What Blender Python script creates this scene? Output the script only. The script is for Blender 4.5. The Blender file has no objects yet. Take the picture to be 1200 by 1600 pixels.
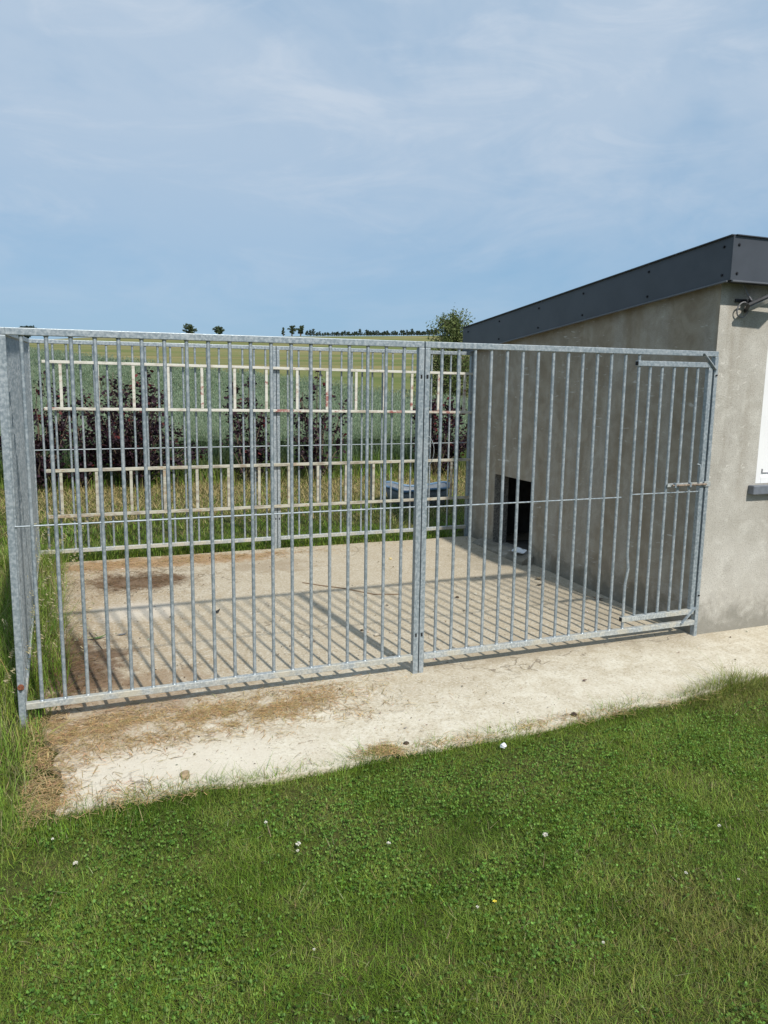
import bpy, bmesh, math, random
import numpy as np
from mathutils import Vector, Matrix

S = bpy.context.scene
COL = S.collection
R = math.radians

# ------------------------------------------------------------------ camera
CAMX, CAMY, CAMZ = 0.268, -4.282, 1.778
F_PX, PITCH, ROLL, YAW = 1246.7, 0.1621, 0.0182, 0.3842
cd = bpy.data.cameras.new("camera")
cd.sensor_fit = 'HORIZONTAL'; cd.sensor_width = 36.0
cd.lens = F_PX / 1200 * 36; cd.clip_start = 0.05; cd.clip_end = 4000
cam = bpy.data.objects.new("camera", cd); COL.objects.link(cam)
fw = Vector((math.sin(YAW)*math.cos(PITCH), math.cos(YAW)*math.cos(PITCH), -math.sin(PITCH)))
r0 = Vector((math.cos(YAW), -math.sin(YAW), 0)); u0 = r0.cross(fw)
rr = r0*math.cos(ROLL) + u0*math.sin(ROLL); uu = -r0*math.sin(ROLL) + u0*math.cos(ROLL)
cam.matrix_world = Matrix(((rr.x, uu.x, -fw.x, CAMX), (rr.y, uu.y, -fw.y, CAMY), (rr.z, uu.z, -fw.z, CAMZ), (0, 0, 0, 1)))
S.camera = cam

# ------------------------------------------------------------------ light, sky, exposure
SUN_AZ, SUN_EL = R(173.0), R(46.2)     # azimuth clockwise from +Y
S.view_settings.view_transform = 'Standard'; S.view_settings.look = 'None'
S.view_settings.exposure = 0.62; S.view_settings.gamma = 1.0
S.view_settings.use_curve_mapping = False
sd = bpy.data.lights.new("sun", 'SUN'); sd.energy = 3.05; sd.angle = R(1.4); sd.color = (1.0, 0.95, 0.87)
sun = bpy.data.objects.new("sun", sd); COL.objects.link(sun)
to_sun = Vector((math.sin(SUN_AZ)*math.cos(SUN_EL), math.cos(SUN_AZ)*math.cos(SUN_EL), math.sin(SUN_EL)))
sun.rotation_euler = to_sun.to_track_quat('Z', 'Y').to_euler()
sun.location = (0, -10, 20)

W = bpy.data.worlds.new("World"); S.world = W; W.use_nodes = True
nt = W.node_tree; nt.nodes.clear()
def N(t, typ, **kw):
    n = t.nodes.new(typ)
    for k, v in kw.items():
        if isinstance(k, str) and hasattr(n, k): setattr(n, k, v)
    return n
out = N(nt, 'ShaderNodeOutputWorld'); bg = N(nt, 'ShaderNodeBackground')
sky = N(nt, 'ShaderNodeTexSky'); sky.sky_type = 'NISHITA'; sky.sun_disc = False
sky.sun_elevation = SUN_EL; sky.sun_rotation = SUN_AZ; sky.dust_density = 0.6; sky.ozone_density = 2.0; sky.air_density = 1.0
tc = N(nt, 'ShaderNodeTexCoord')
def wcloud(scale, vec_scale, lo, hi, detail=6, rough=.6, off=(0, 0, 0), dist=.6):
    mp = N(nt, 'ShaderNodeMapping'); mp.inputs['Scale'].default_value = vec_scale; mp.inputs['Location'].default_value = off
    mp.inputs['Rotation'].default_value = (0, R(12), R(35))
    nt.links.new(tc.outputs['Generated'], mp.inputs['Vector'])
    n = N(nt, 'ShaderNodeTexNoise'); n.inputs['Scale'].default_value = scale; n.inputs['Detail'].default_value = detail
    n.inputs['Roughness'].default_value = rough; n.inputs['Distortion'].default_value = dist
    nt.links.new(mp.outputs[0], n.inputs['Vector'])
    m = N(nt, 'ShaderNodeMapRange'); m.inputs['From Min'].default_value = lo; m.inputs['From Max'].default_value = hi
    m.interpolation_type = 'SMOOTHSTEP'
    nt.links.new(n.outputs['Fac'], m.inputs['Value']); return m.outputs[0]
SKY_K = 0.104
c1 = wcloud(1.5, (1, 1, 2.2), .30, .62, off=(.3, .1, 0))
c2 = wcloud(5.5, (1, 1, 3.0), .42, .70, detail=9, rough=.60, off=(2, 1, 0), dist=.8)
def math2(t, op, a, b, clamp=False):
    m = N(t, 'ShaderNodeMath', operation=op); m.use_clamp = clamp
    for i, v in enumerate((a, b)):
        if hasattr(v, 'links') or hasattr(v, 'is_linked'): t.links.new(v, m.inputs[i])
        else: m.inputs[i].default_value = v
    return m.outputs[0]
sep = N(nt, 'ShaderNodeSeparateXYZ'); nt.links.new(tc.outputs['Generated'], sep.inputs[0])
hgt = N(nt, 'ShaderNodeMapRange'); hgt.inputs['From Min'].default_value = .02; hgt.inputs['From Max'].default_value = .30
nt.links.new(sep.outputs['Z'], hgt.inputs['Value'])
hz = N(nt, 'ShaderNodeMix', data_type='RGBA'); nt.links.new(hgt.outputs[0], hz.inputs[0])
hz.inputs[6].default_value = (1.22, 2.45, 3.85, 1); hz.inputs[7].default_value = (1.5, 2.6, 3.85, 1)
base = N(nt, 'ShaderNodeMix', data_type='RGBA'); base.inputs[0].default_value = .86      # thin high haze over the clear sky
nt.links.new(sky.outputs[0], base.inputs[6]); nt.links.new(hz.outputs[2], base.inputs[7])
fac = math2(nt, 'ADD', math2(nt, 'MULTIPLY', c1, .72), math2(nt, 'MULTIPLY', c2, .34))
fac = math2(nt, 'MULTIPLY', fac, math2(nt, 'ADD', math2(nt, 'MULTIPLY', hgt.outputs[0], .80), .16), True)
mix = N(nt, 'ShaderNodeMix', data_type='RGBA')
nt.links.new(fac, mix.inputs[0]); nt.links.new(base.outputs[2], mix.inputs[6]); mix.inputs[7].default_value = (3.45, 4.05, 4.8, 1)
nt.links.new(mix.outputs[2], bg.inputs['Color']); bg.inputs['Strength'].default_value = SKY_K
nt.links.new(bg.outputs[0], out.inputs[0])

# ------------------------------------------------------------------ generic helpers
def tag(o, label=None, cat=None, group=None, kind=None):
    if label: o['label'] = label
    if cat: o['category'] = cat
    if group: o['group'] = group
    if kind: o['kind'] = kind
    return o
def empty(name, loc=(0, 0, 0), label=None, cat=None, group=None):
    o = bpy.data.objects.new(name, None); COL.objects.link(o); o.location = loc
    o.empty_display_size = .1
    return tag(o, label, cat, group)
def link(name, me, parent=None, loc=None, rot=None):
    o = bpy.data.objects.new(name, me); COL.objects.link(o)
    if parent is not None: o.parent = parent
    if loc is not None: o.location = loc
    if rot is not None: o.rotation_euler = rot
    return o
def copy_tree(o, parent=None):
    c = o.copy(); COL.objects.link(c)
    if parent is not None: c.parent = parent
    for ch in list(o.children): copy_tree(ch, c)
    return c
class MB:
    """collects boxes, bars and tubes into one mesh"""
    def __init__(s): s.v = []; s.f = []; s.sm = []
    def add(s, vs, fs, smooth=False):
        b = len(s.v); s.v += [tuple(v) for v in vs]
        s.f += [tuple(i+b for i in f) for f in fs]; s.sm += [smooth]*len(fs)
    def box(s, a, b, bev=0.0):
        x0, y0, z0 = a; x1, y1, z1 = b
        if bev <= 0:
            s.add([(x0,y0,z0),(x1,y0,z0),(x1,y1,z0),(x0,y1,z0),(x0,y0,z1),(x1,y0,z1),(x1,y1,z1),(x0,y1,z1)],
                  [(0,3,2,1),(4,5,6,7),(0,1,5,4),(1,2,6,5),(2,3,7,6),(3,0,4,7)])
        else:
            bm = bmesh.new(); bmesh.ops.create_cube(bm, size=1)
            for v in bm.verts:
                v.co = ((x0+x1)/2+v.co.x*(x1-x0), (y0+y1)/2+v.co.y*(y1-y0), (z0+z1)/2+v.co.z*(z1-z0))
            bmesh.ops.bevel(bm, geom=list(bm.edges), offset=bev, segments=2, profile=.5, affect='EDGES')
            bm.verts.index_update()
            s.add([v.co[:] for v in bm.verts], [[v.index for v in f.verts] for f in bm.faces]); bm.free()
    def beam(s, p, q, w, h, up=(0, 0, 1), bev=0.0):
        p = Vector(p); q = Vector(q); d = (q-p).normalized(); up = Vector(up)
        side = d.cross(up).normalized(); up = side.cross(d)
        vs = []
        if bev <= 0: prof = [(-w/2,-h/2),(w/2,-h/2),(w/2,h/2),(-w/2,h/2)]
        else:
            b = bev; k = b*.3
            prof = [(-w/2+b,-h/2),(w/2-b,-h/2),(w/2-k,-h/2+k),(w/2,-h/2+b),(w/2,h/2-b),(w/2-k,h/2-k),(w/2-b,h/2),(-w/2+b,h/2),(-w/2+k,h/2-k),(-w/2,h/2-b),(-w/2,-h/2+b),(-w/2+k,-h/2+k)]
        n = len(prof)
        for c in (p, q):
            for a, b_ in prof: vs.append(c+side*a+up*b_)
        fs = [(i, (i+1) % n, n+(i+1) % n, n+i) for i in range(n)] + [tuple(range(n))[::-1], tuple(range(n, 2*n))]
        s.add(vs, fs)
    def tube(s, pts, rad, seg=10, cap=True):
        pts = [Vector(p) for p in pts]
        if not hasattr(rad, '__len__'): rad = [rad]*len(pts)
        vs = []; ref = None
        for i, p in enumerate(pts):
            d = (pts[min(i+1, len(pts)-1)] - pts[max(i-1, 0)]).normalized()
            if ref is None: ref = Vector((1, 0, 0)) if abs(d.x) < .9 else Vector((0, 1, 0))
            a = (ref - d*ref.dot(d)).normalized(); b = d.cross(a); ref = a
            for k in range(seg):
                t = 2*math.pi*k/seg; vs.append(p + (a*math.cos(t)+b*math.sin(t))*rad[i])
        fs = []
        for i in range(len(pts)-1):
            for k in range(seg):
                fs.append((i*seg+k, i*seg+(k+1) % seg, (i+1)*seg+(k+1) % seg, (i+1)*seg+k))
        s.add(vs, fs, True)
        if cap:
            n = len(pts); s.add([vs[k] for k in range(seg)], [tuple(range(seg))[::-1]])
            s.add([vs[(n-1)*seg+k] for k in range(seg)], [tuple(range(seg))])
    def mesh(s, name, mat):
        me = bpy.data.meshes.new(name); me.from_pydata(s.v, [], s.f); me.materials.append(mat)
        me.polygons.foreach_set('use_smooth', s.sm); me.update(); return me
    def build(s, name, mat, parent=None, loc=None):
        return link(name, s.mesh(name, mat), parent, loc)

rng = np.random.default_rng(7); random.seed(7)
def vnoise(x, y, scale, seed=0, oct=3):
    x = np.asarray(x, float)/scale; y = np.asarray(y, float)/scale; out_ = 0; amp = 1; tot = 0
    for o in range(oct):
        xi = np.floor(x).astype(np.int64); yi = np.floor(y).astype(np.int64); fx = x-xi; fy = y-yi
        def h(a, b):
            k = (a*374761393 + b*668265263 + (seed+o)*1442695041) & 0xffffffff
            k = ((k ^ (k >> 13))*1274126177) & 0xffffffff
            return ((k ^ (k >> 16)) & 0xffff)/65535.0
        fx = fx*fx*(3-2*fx); fy = fy*fy*(3-2*fy)
        v = (h(xi, yi)*(1-fx)+h(xi+1, yi)*fx)*(1-fy) + (h(xi, yi+1)*(1-fx)+h(xi+1, yi+1)*fx)*fy
        out_ = out_ + amp*v; tot += amp; amp *= .5; x = x*2+17.3; y = y*2-9.1
    return out_/tot

def np_mesh(name, V, loops, totals, mat, col=None, smooth=False):
    me = bpy.data.meshes.new(name)
    me.vertices.add(len(V)); me.vertices.foreach_set('co', np.ascontiguousarray(V, dtype=np.float32).ravel())
    me.loops.add(len(loops)); me.loops.foreach_set('vertex_index', loops.astype(np.int32))
    starts = np.concatenate([[0], np.cumsum(totals)[:-1]])
    me.polygons.add(len(totals)); me.polygons.foreach_set('loop_start', starts.astype(np.int32))
    try: me.polygons.foreach_set('loop_total', totals.astype(np.int32))
    except Exception: pass
    if smooth: me.polygons.foreach_set('use_smooth', np.ones(len(totals), bool))
    if col is not None:
        a = me.attributes.new('col', 'FLOAT_COLOR', 'POINT')
        c4 = np.ones((len(V), 4), np.float32); c4[:, :3] = col; a.data.foreach_set('color', c4.ravel())
    me.update(calc_edges=True); me.materials.append(mat); return me

def blades(P, h, w, az, lean, bend, col, tipcol=None, seg=2, taper=1.0):
    """grass-like blades: base P, height h, width w, facing az, lean amounts; returns V,loops,totals,col"""
    n = len(P); k = 2*seg+1
    V = np.zeros((n, k, 3)); d = np.stack([np.cos(az), np.sin(az), 0*az], 1); s = np.stack([-np.sin(az), np.cos(az), 0*az], 1)
    C = np.zeros((n, k, 3))
    for i in range(seg+1):
        t = i/seg
        c = P + d*((lean*t+bend*t*t)*h)[:, None] + np.array([0, 0, 1])*(h*(t-.35*bend*t*t*np.minimum(bend, 1)))[:, None]
        cc = col if tipcol is None else col*(1-t)+tipcol*t
        if i < seg:
            ww = w*(1-taper*(t**1.5)*.75)/2
            V[:, 2*i] = c - s*ww[:, None]; V[:, 2*i+1] = c + s*ww[:, None]; C[:, 2*i] = cc; C[:, 2*i+1] = cc
        else: V[:, 2*seg] = c; C[:, 2*seg] = cc
    base = np.arange(n)[:, None]*k
    pat = []; tot = []
    for i in range(seg-1): pat += [2*i, 2*i+1, 2*i+3, 2*i+2]; tot.append(4)
    pat += [2*seg-2, 2*seg-1, 2*seg]; tot.append(3)
    loops = (base + np.array(pat)[None]).ravel(); totals = np.tile(tot, n)
    return V.reshape(-1, 3), loops, totals, C.reshape(-1, 3)
def polys(C0, U, Vv, shape, col):
    """flat polygons: centre C0, axes U,V (n,3), shape list of (a,b[,c])"""
    n = len(C0); k = len(shape); Nn = np.cross(U, Vv); Nn /= (np.linalg.norm(Nn, axis=1, keepdims=True)+1e-9)
    L = np.linalg.norm(U, axis=1, keepdims=True)
    V = np.stack([C0 + U*s[0] + Vv*s[1] + (Nn*L*s[2] if len(s) > 2 else 0) for s in shape], 1)
    loops = np.arange(n*k); totals = np.full(n, k)
    return V.reshape(-1, 3), loops, totals, np.repeat(col, k, 0)
def join(parts):
    V = []; L = []; T = []; C = []; b = 0
    for v, l, t, c in parts:
        V.append(v); L.append(l+b); T.append(t); C.append(c); b += len(v)
    return np.concatenate(V), np.concatenate(L), np.concatenate(T), np.concatenate(C)
def plant_obj(name, parts, mat, parent=None):
    V, L, T, C = join(parts); return link(name, np_mesh(name, V, L, T, mat, C), parent)
def colmix(a, b, t): return np.asarray(a)[None]*(1-t[:, None]) + np.asarray(b)[None]*t[:, None]
def jit(col, amt):
    n = len(col); return np.clip(col*(1+rng.normal(0, amt, (n, 1)))*(1+rng.normal(0, amt*.3, (n, 3))), .004, 1)

# ------------------------------------------------------------------ materials
def newmat(name):
    m = bpy.data.materials.new(name); m.use_nodes = True; t = m.node_tree; t.nodes.clear()
    o = N(t, 'ShaderNodeOutputMaterial'); b = N(t, 'ShaderNodeBsdfPrincipled'); t.links.new(b.outputs[0], o.inputs[0])
    g = N(t, 'ShaderNodeNewGeometry'); return m, t, b, o, g.outputs['Position']
def noise(t, pos, scale, detail=4, rough=.55, vs=(1, 1, 1), off=(0, 0, 0), dist=0):
    mp = N(t, 'ShaderNodeMapping'); mp.inputs['Scale'].default_value = vs; mp.inputs['Location'].default_value = off
    t.links.new(pos, mp.inputs['Vector']); n = N(t, 'ShaderNodeTexNoise'); n.inputs['Scale'].default_value = scale
    n.inputs['Detail'].default_value = detail; n.inputs['Roughness'].default_value = rough; n.inputs['Distortion'].default_value = dist
    t.links.new(mp.outputs[0], n.inputs['Vector']); return n.outputs['Fac']
def rng_(t, v, a, b, c=0., d=1.):
    m = N(t, 'ShaderNodeMapRange'); m.interpolation_type = 'SMOOTHSTEP'
    for i, x in zip(('From Min', 'From Max', 'To Min', 'To Max'), (a, b, c, d)): m.inputs[i].default_value = x
    t.links.new(v, m.inputs['Value']); return m.outputs[0]
def mixc(t, f, a, b, blend='MIX'):
    m = N(t, 'ShaderNodeMix', data_type='RGBA', blend_type=blend)
    for i, v in ((0, f), (6, a), (7, b)):
        if hasattr(v, 'is_linked'): t.links.new(v, m.inputs[i])
        elif i == 0: m.inputs[i].default_value = v
        else: m.inputs[i].default_value = (*v, 1)
    return m.outputs[2]
def bump(t, b, v, strength, dist):
    n = N(t, 'ShaderNodeBump'); n.inputs['Strength'].default_value = strength; n.inputs['Distance'].default_value = dist
    t.links.new(v, n.inputs['Height']); t.links.new(n.outputs[0], b.inputs['Normal'])
def mul(t, a, b): return math2(t, 'MULTIPLY', a, b)

def m_galv(name='galvanised_steel', base=(.24, .285, .315), hi=(.38, .42, .445), met=.40):
    m, t, b, o, p = newmat(name)
    n1 = noise(t, p, 55, 4, .6); n2 = noise(t, p, 5, 4, .65, vs=(1, 1, .4)); n3 = noise(t, p, 260, 2, .5)
    c = mixc(t, rng_(t, n1, .38, .66), base, hi)
    c = mixc(t, rng_(t, n2, .52, .72, 0, .5), c, (.46, .48, .485))
    c = mixc(t, rng_(t, n3, .60, .72, 0, .5), c, (.22, .25, .27))
    t.links.new(c, b.inputs['Base Color']); b.inputs['Metallic'].default_value = met
    t.links.new(rng_(t, n1, .3, .7, .38, .6), b.inputs['Roughness']); bump(t, b, n1, .12, .002); return m
def m_galv_dirty():
    m, t, b, o, p = newmat('dusty_galvanised_steel')
    n1 = noise(t, p, 70, 3, .6); n2 = noise(t, p, 6, 5, .65); n3 = noise(t, p, 200, 2, .5)
    c = mixc(t, rng_(t, n1, .42, .62), (.30, .33, .34), (.46, .48, .47))
    c = mixc(t, rng_(t, n2, .40, .66, 0, .75), c, (.50, .46, .36))
    c = mixc(t, rng_(t, n3, .62, .72, 0, .5), c, (.2, .2, .18))
    t.links.new(c, b.inputs['Base Color']); b.inputs['Metallic'].default_value = .25; b.inputs['Roughness'].default_value = .6
    bump(t, b, n1, .15, .002); return m
def m_simple(name, col, rough=.6, met=0, var=.15, scale=30, bmp=0.):
    m, t, b, o, p = newmat(name); n = noise(t, p, scale, 4)
    lo = tuple(c*(1-var) for c in col); hi = tuple(min(1, c*(1+var)) for c in col)
    t.links.new(mixc(t, rng_(t, n, .3, .7), lo, hi), b.inputs['Base Color'])
    b.inputs['Roughness'].default_value = rough; b.inputs['Metallic'].default_value = met
    if bmp: bump(t, b, n, bmp, .003)
    return m
def m_ladder(name, paint, wear, rust, wlo, whi, rlo):
    m, t, b, o, p = newmat(name)
    n1 = noise(t, p, 22, 5, .65, vs=(.35, 1, 1)); n2 = noise(t, p, 7, 5, .7, vs=(.6, 1, 1), off=(3, 0, 1)); n3 = noise(t, p, 160, 2)
    c = mixc(t, rng_(t, n1, wlo, whi), paint, wear)
    c = mixc(t, rng_(t, n2, rlo, rlo+.07, 0, .85), c, rust)
    c = mixc(t, rng_(t, n3, .62, .7, 0, .55), c, (.14, .11, .08))
    t.links.new(c, b.inputs['Base Color']); b.inputs['Roughness'].default_value = .7; bump(t, b, n1, .3, .002); return m

def m_render(name):
    m, t, b, o, p = newmat(name)
    big = noise(t, p, 1.6, 5, .6, off=(1, 2, 3), dist=.5); mid = noise(t, p, 7, 6, .65, dist=.4); streak = noise(t, p, 5, 4, .6, vs=(1, 1, .12), off=(4, 0, 0))
    fine = noise(t, p, 130, 3, .7); grit = noise(t, p, 420, 2, .6)
    c = mixc(t, rng_(t, big, .3, .7), (.385, .365, .32), (.46, .44, .395))
    c = mixc(t, rng_(t, mid, .44, .70, 0, .50), c, (.58, .565, .515))
    c = mixc(t, rng_(t, streak, .50, .70, 0, .42), c, (.24, .205, .155))
    c = mixc(t, rng_(t, fine, .50, .64, 0, .6), c, (.18, .16, .13))
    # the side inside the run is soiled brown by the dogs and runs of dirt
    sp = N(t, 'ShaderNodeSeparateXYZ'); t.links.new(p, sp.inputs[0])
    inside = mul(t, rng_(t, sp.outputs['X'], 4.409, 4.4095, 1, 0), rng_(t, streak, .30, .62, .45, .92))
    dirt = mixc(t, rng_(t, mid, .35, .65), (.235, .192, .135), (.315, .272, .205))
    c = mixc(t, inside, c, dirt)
    scar = noise(t, p, 11, 7, .72, vs=(1, .45, 1.1), off=(3, 8, 1), dist=.8)
    c = mixc(t, rng_(t, scar, .60, .68, 0, .30), c, (.50, .475, .42))
    dark = noise(t, p, 3.2, 7, .7, vs=(1, 1, .7), off=(9, 2, 4)); c = mixc(t, rng_(t, dark, .56, .66, 0, .2), c, (.17, .15, .12))
    nick = noise(t, p, 20, 5, .6, vs=(1, .30, 2.0), off=(2, 6, 3), dist=.6); nm = noise(t, p, 2.3, 3, .6, off=(1, 1, 7))
    c = mixc(t, mul(t, rng_(t, nick, .625, .66, 0, .8), rng_(t, nm, .48, .56)), c, (.56, .54, .49))
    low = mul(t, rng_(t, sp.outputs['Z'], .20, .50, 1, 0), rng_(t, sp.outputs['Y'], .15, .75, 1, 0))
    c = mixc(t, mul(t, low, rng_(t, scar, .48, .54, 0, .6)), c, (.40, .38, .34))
    # pale lime blooms and little trowel scars, drawn out sideways
    lime = noise(t, p, 34, 6, .75, vs=(.5, .5, 1.5), off=(7, 1, 2)); lmask = noise(t, p, 1.7, 3, .6, vs=(.5, .5, 3.0), off=(0, 5, 9))
    c = mixc(t, mul(t, rng_(t, lime, .60, .72, 0, .55), rng_(t, lmask, .50, .62)), c, (.55, .53, .48))
    # darker, with an uneven edge, towards the foot of the wall
    edge = math2(t, 'ADD', sp.outputs['Z'], mul(t, math2(t, 'SUBTRACT', mid, .5), .55))
    c = mixc(t, rng_(t, edge, .06, .30, .62, 0), c, (.13, .125, .10))
    t.links.new(c, b.inputs['Base Color']); b.inputs['Roughness'].default_value = .92
    h = math2(t, 'ADD', mul(t, fine, .5), math2(t, 'ADD', mul(t, grit, .25), mul(t, mid, 1.1))); bump(t, b, h, .8, .008); return m

def m_slab():
    m, t, b, o, p = newmat('worn_concrete')
    big = noise(t, p, 1.3, 5, .6, dist=.6); mid = noise(t, p, 6, 6, .68, off=(2, 2, 0), dist=.5); fine = noise(t, p, 60, 4, .7); grit = noise(t, p, 260, 3, .6)
    sp = N(t, 'ShaderNodeSeparateXYZ'); t.links.new(p, sp.inputs[0])
    c = mixc(t, rng_(t, mid, .3, .7), (.47, .41, .30), (.61, .56, .45))
    # inside the run the concrete is soiled brown; the apron in front is washed pale
    soil = math2(t, 'ADD', sp.outputs['Y'], mul(t, math2(t, 'SUBTRACT', big, .5), 1.9))
    c = mixc(t, rng_(t, soil, -.45, .35, 0, .62), c, (.33, .265, .175))
    leftd = math2(t, 'ADD', sp.outputs['X'], mul(t, math2(t, 'SUBTRACT', mid, .5), 2.2))
    c = mixc(t, rng_(t, leftd, .1, 1.5, .62, 0), c, (.30, .205, .11))
    c = mixc(t, rng_(t, fine, .50, .66, 0, .45), c, (.68, .65, .57))
    c = mixc(t, rng_(t, fine, .34, .46, .5, 0), c, (.25, .20, .13))
    # damp soiled rings: dark patches of their own shape
    def patch(x, y, rx, ry, col, amt, soft=.45):
        nonlocal c
        mp = N(t, 'ShaderNodeMapping'); mp.inputs['Location'].default_value = (-x/rx, -y/ry, 0); mp.inputs['Scale'].default_value = (1/rx, 1/ry, 0)
        t.links.new(p, mp.inputs['Vector']); ln = N(t, 'ShaderNodeVectorMath', operation='LENGTH'); t.links.new(mp.outputs[0], ln.inputs[0])
        v = math2(t, 'ADD', ln.outputs['Value'], mul(t, math2(t, 'SUBTRACT', mid, .5), 2.1))
        c = mixc(t, rng_(t, v, 1-soft, 1+soft*.4, amt, 0), c, col)
    patch(.80, 2.58, .42, .28, (.12, .065, .03), .85)
    patch(.25, .75, .38, .55, (.10, .055, .028), .85)
    patch(.5, -.72, .9, .28, (.62, .57, .47), .75)
    patch(.6, .2, .5, .35, (.22, .14, .08), .5)
    patch(2.0, 2.75, .5, .25, (.24, .17, .10), .45)
    patch(1.1, 3.2, 1.3, .22, (.30, .17, .07), .7)
    patch(.75, 1.75, .35, .25, (.62, .57, .49), .5)
    patch(3.2, .15, .9, .2, (.30, .24, .16), .5)
    patch(4.0, 1.4, .35, 1.4, (.25, .22, .17), .35)
    vor = N(t, 'ShaderNodeTexVoronoi', feature='DISTANCE_TO_EDGE'); vor.inputs['Scale'].default_value = .55
    wv = N(t, 'ShaderNodeVectorMath', operation='ADD'); sc_ = N(t, 'ShaderNodeVectorMath', operation='SCALE'); nz = N(t, 'ShaderNodeTexNoise'); nz.inputs['Scale'].default_value = 5; nz.inputs['Detail'].default_value = 6
    t.links.new(p, nz.inputs['Vector']); t.links.new(nz.outputs['Color'], sc_.inputs[0]); sc_.inputs['Scale'].default_value = .45; t.links.new(p, wv.inputs[0]); t.links.new(sc_.outputs[0], wv.inputs[1]); t.links.new(wv.outputs[0], vor.inputs['Vector'])
    crack = mul(t, rng_(t, vor.outputs['Distance'], .0, .006, .7, 0), rng_(t, big, .5, .56))
    c = mixc(t, crack, c, (.12, .09, .06))
    pit = noise(t, p, 95, 2, .4, off=(5, 5, 5)); c = mixc(t, rng_(t, pit, .68, .73, 0, .7), c, (.16, .12, .08))
    t.links.new(c, b.inputs['Base Color']); b.inputs['Roughness'].default_value = .93
    h = math2(t, 'ADD', mul(t, fine, .6), math2(t, 'ADD', mul(t, grit, .3), mul(t, mid, .7))); bump(t, b, h, .6, .007); return m

def m_plant(name, trans=.35, rough=.55, spec=.25):
    m, t, b, o, p = newmat(name)
    a = N(t, 'ShaderNodeAttribute', attribute_name='col'); t.links.new(a.outputs['Color'], b.inputs['Base Color'])
    b.inputs['Roughness'].default_value = rough; b.inputs['Specular IOR Level'].default_value = spec
    if trans > 0:
        tr = N(t, 'ShaderNodeBsdfTranslucent'); g = N(t, 'ShaderNodeHueSaturation'); g.inputs['Value'].default_value = 1.15
        t.links.new(a.outputs['Color'], g.inputs['Color']); t.links.new(g.outputs[0], tr.inputs['Color'])
        mx = N(t, 'ShaderNodeMixShader'); mx.inputs[0].default_value = trans
        t.links.new(b.outputs[0], mx.inputs[1]); t.links.new(tr.outputs[0], mx.inputs[2]); t.links.new(mx.outputs[0], o.inputs[0])
    return m

def m_ground():
    m, t, b, o, p = newmat('field_and_turf')
    sp = N(t, 'ShaderNodeSeparateXYZ'); t.links.new(p, sp.inputs[0])
    n1 = noise(t, p, .35, 6, .7); n2 = noise(t, p, 6, 6, .7); n3 = noise(t, p, .02, 5, .6, vs=(1, 2.2, 0)); n4 = noise(t, p, 60, 4, .7)
    far = mixc(t, rng_(t, n3, .38, .62), (.13, .155, .05), (.21, .195, .085))
    far = mixc(t, rng_(t, n1, .45, .7, 0, .5), far, (.10, .135, .035))
    n5 = noise(t, p, .05, 5, .65, vs=(.35, 1.6, 0), off=(3, 9, 0), dist=.4)
    far = mixc(t, rng_(t, n5, .46, .66, 0, .7), far, (.27, .205, .10))
    n6 = noise(t, p, .09, 4, .6, vs=(.25, 1.3, 0), off=(8, 2, 0))
    far = mixc(t, rng_(t, n6, .50, .62, 0, .5), far, (.085, .115, .035))
    near = mixc(t, rng_(t, n2, .35, .65), (.035, .05, .012), (.09, .085, .03))  # turf ground coloured dark to paint shade into the gaps between blades
    near = mixc(t, rng_(t, n4, .45, .7, 0, .5), near, (.09, .10, .03))
    c = mixc(t, rng_(t, sp.outputs['Y'], 12, 24), near, far)
    t.links.new(c, b.inputs['Base Color']); b.inputs['Roughness'].default_value = 1; b.inputs['Specular IOR Level'].default_value = .1
    bump(t, b, n4, .8, .02); return m

GALV = m_galv(); GALV_D = m_galv_dirty(); GALV_B = m_galv('weathered_galvanised_steel', (.22, .26, .28), (.36, .39, .40), .35)
HOLE = m_simple('dark_void', (.012, .012, .013), .9)
RUST = m_simple('rust', (.20, .07, .035), .85, .1, .4, 120)
LAD1 = m_ladder('cream_paint_with_red_rust', (.56, .55, .49), (.36, .32, .26), (.24, .05, .045), .44, .70, .57)
LAD2 = m_ladder('weathered_cream_paint', (.42, .41, .34), (.24, .21, .165), (.30, .22, .14), .42, .66, .58)
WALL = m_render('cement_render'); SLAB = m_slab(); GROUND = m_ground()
FASC = m_simple('anthracite_coated_metal', (.050, .056, .068), .42, .0, .12, 4)
FASC_E = m_simple('anthracite_folded_edge', (.11, .115, .13), .38, .1, .1, 4)
SCREW = m_simple('dark_screw', (.018, .018, .022), .45, .3)
PVC = m_simple('white_pvc', (.74, .74, .74), .35, 0, .03, 3)
SILLM = m_simple('grey_sill', (.14, .155, .18), .5, 0, .12, 20, .1)
BLACKM = m_simple('black_metal', (.022, .023, .026), .45, .2, .3)
PLANT = m_plant('living_plant'); DRY = m_plant('dry_plant', .2, .8, .1); PURPLE = m_plant('purple_leaf', .2, .6, .2)
BARK = m_simple('bark', (.12, .09, .065), .9, 0, .35, 40, .4)
INNER = m_simple('dark_block_interior', (.10, .095, .085), .95, 0, .3, 8, .3)

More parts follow.
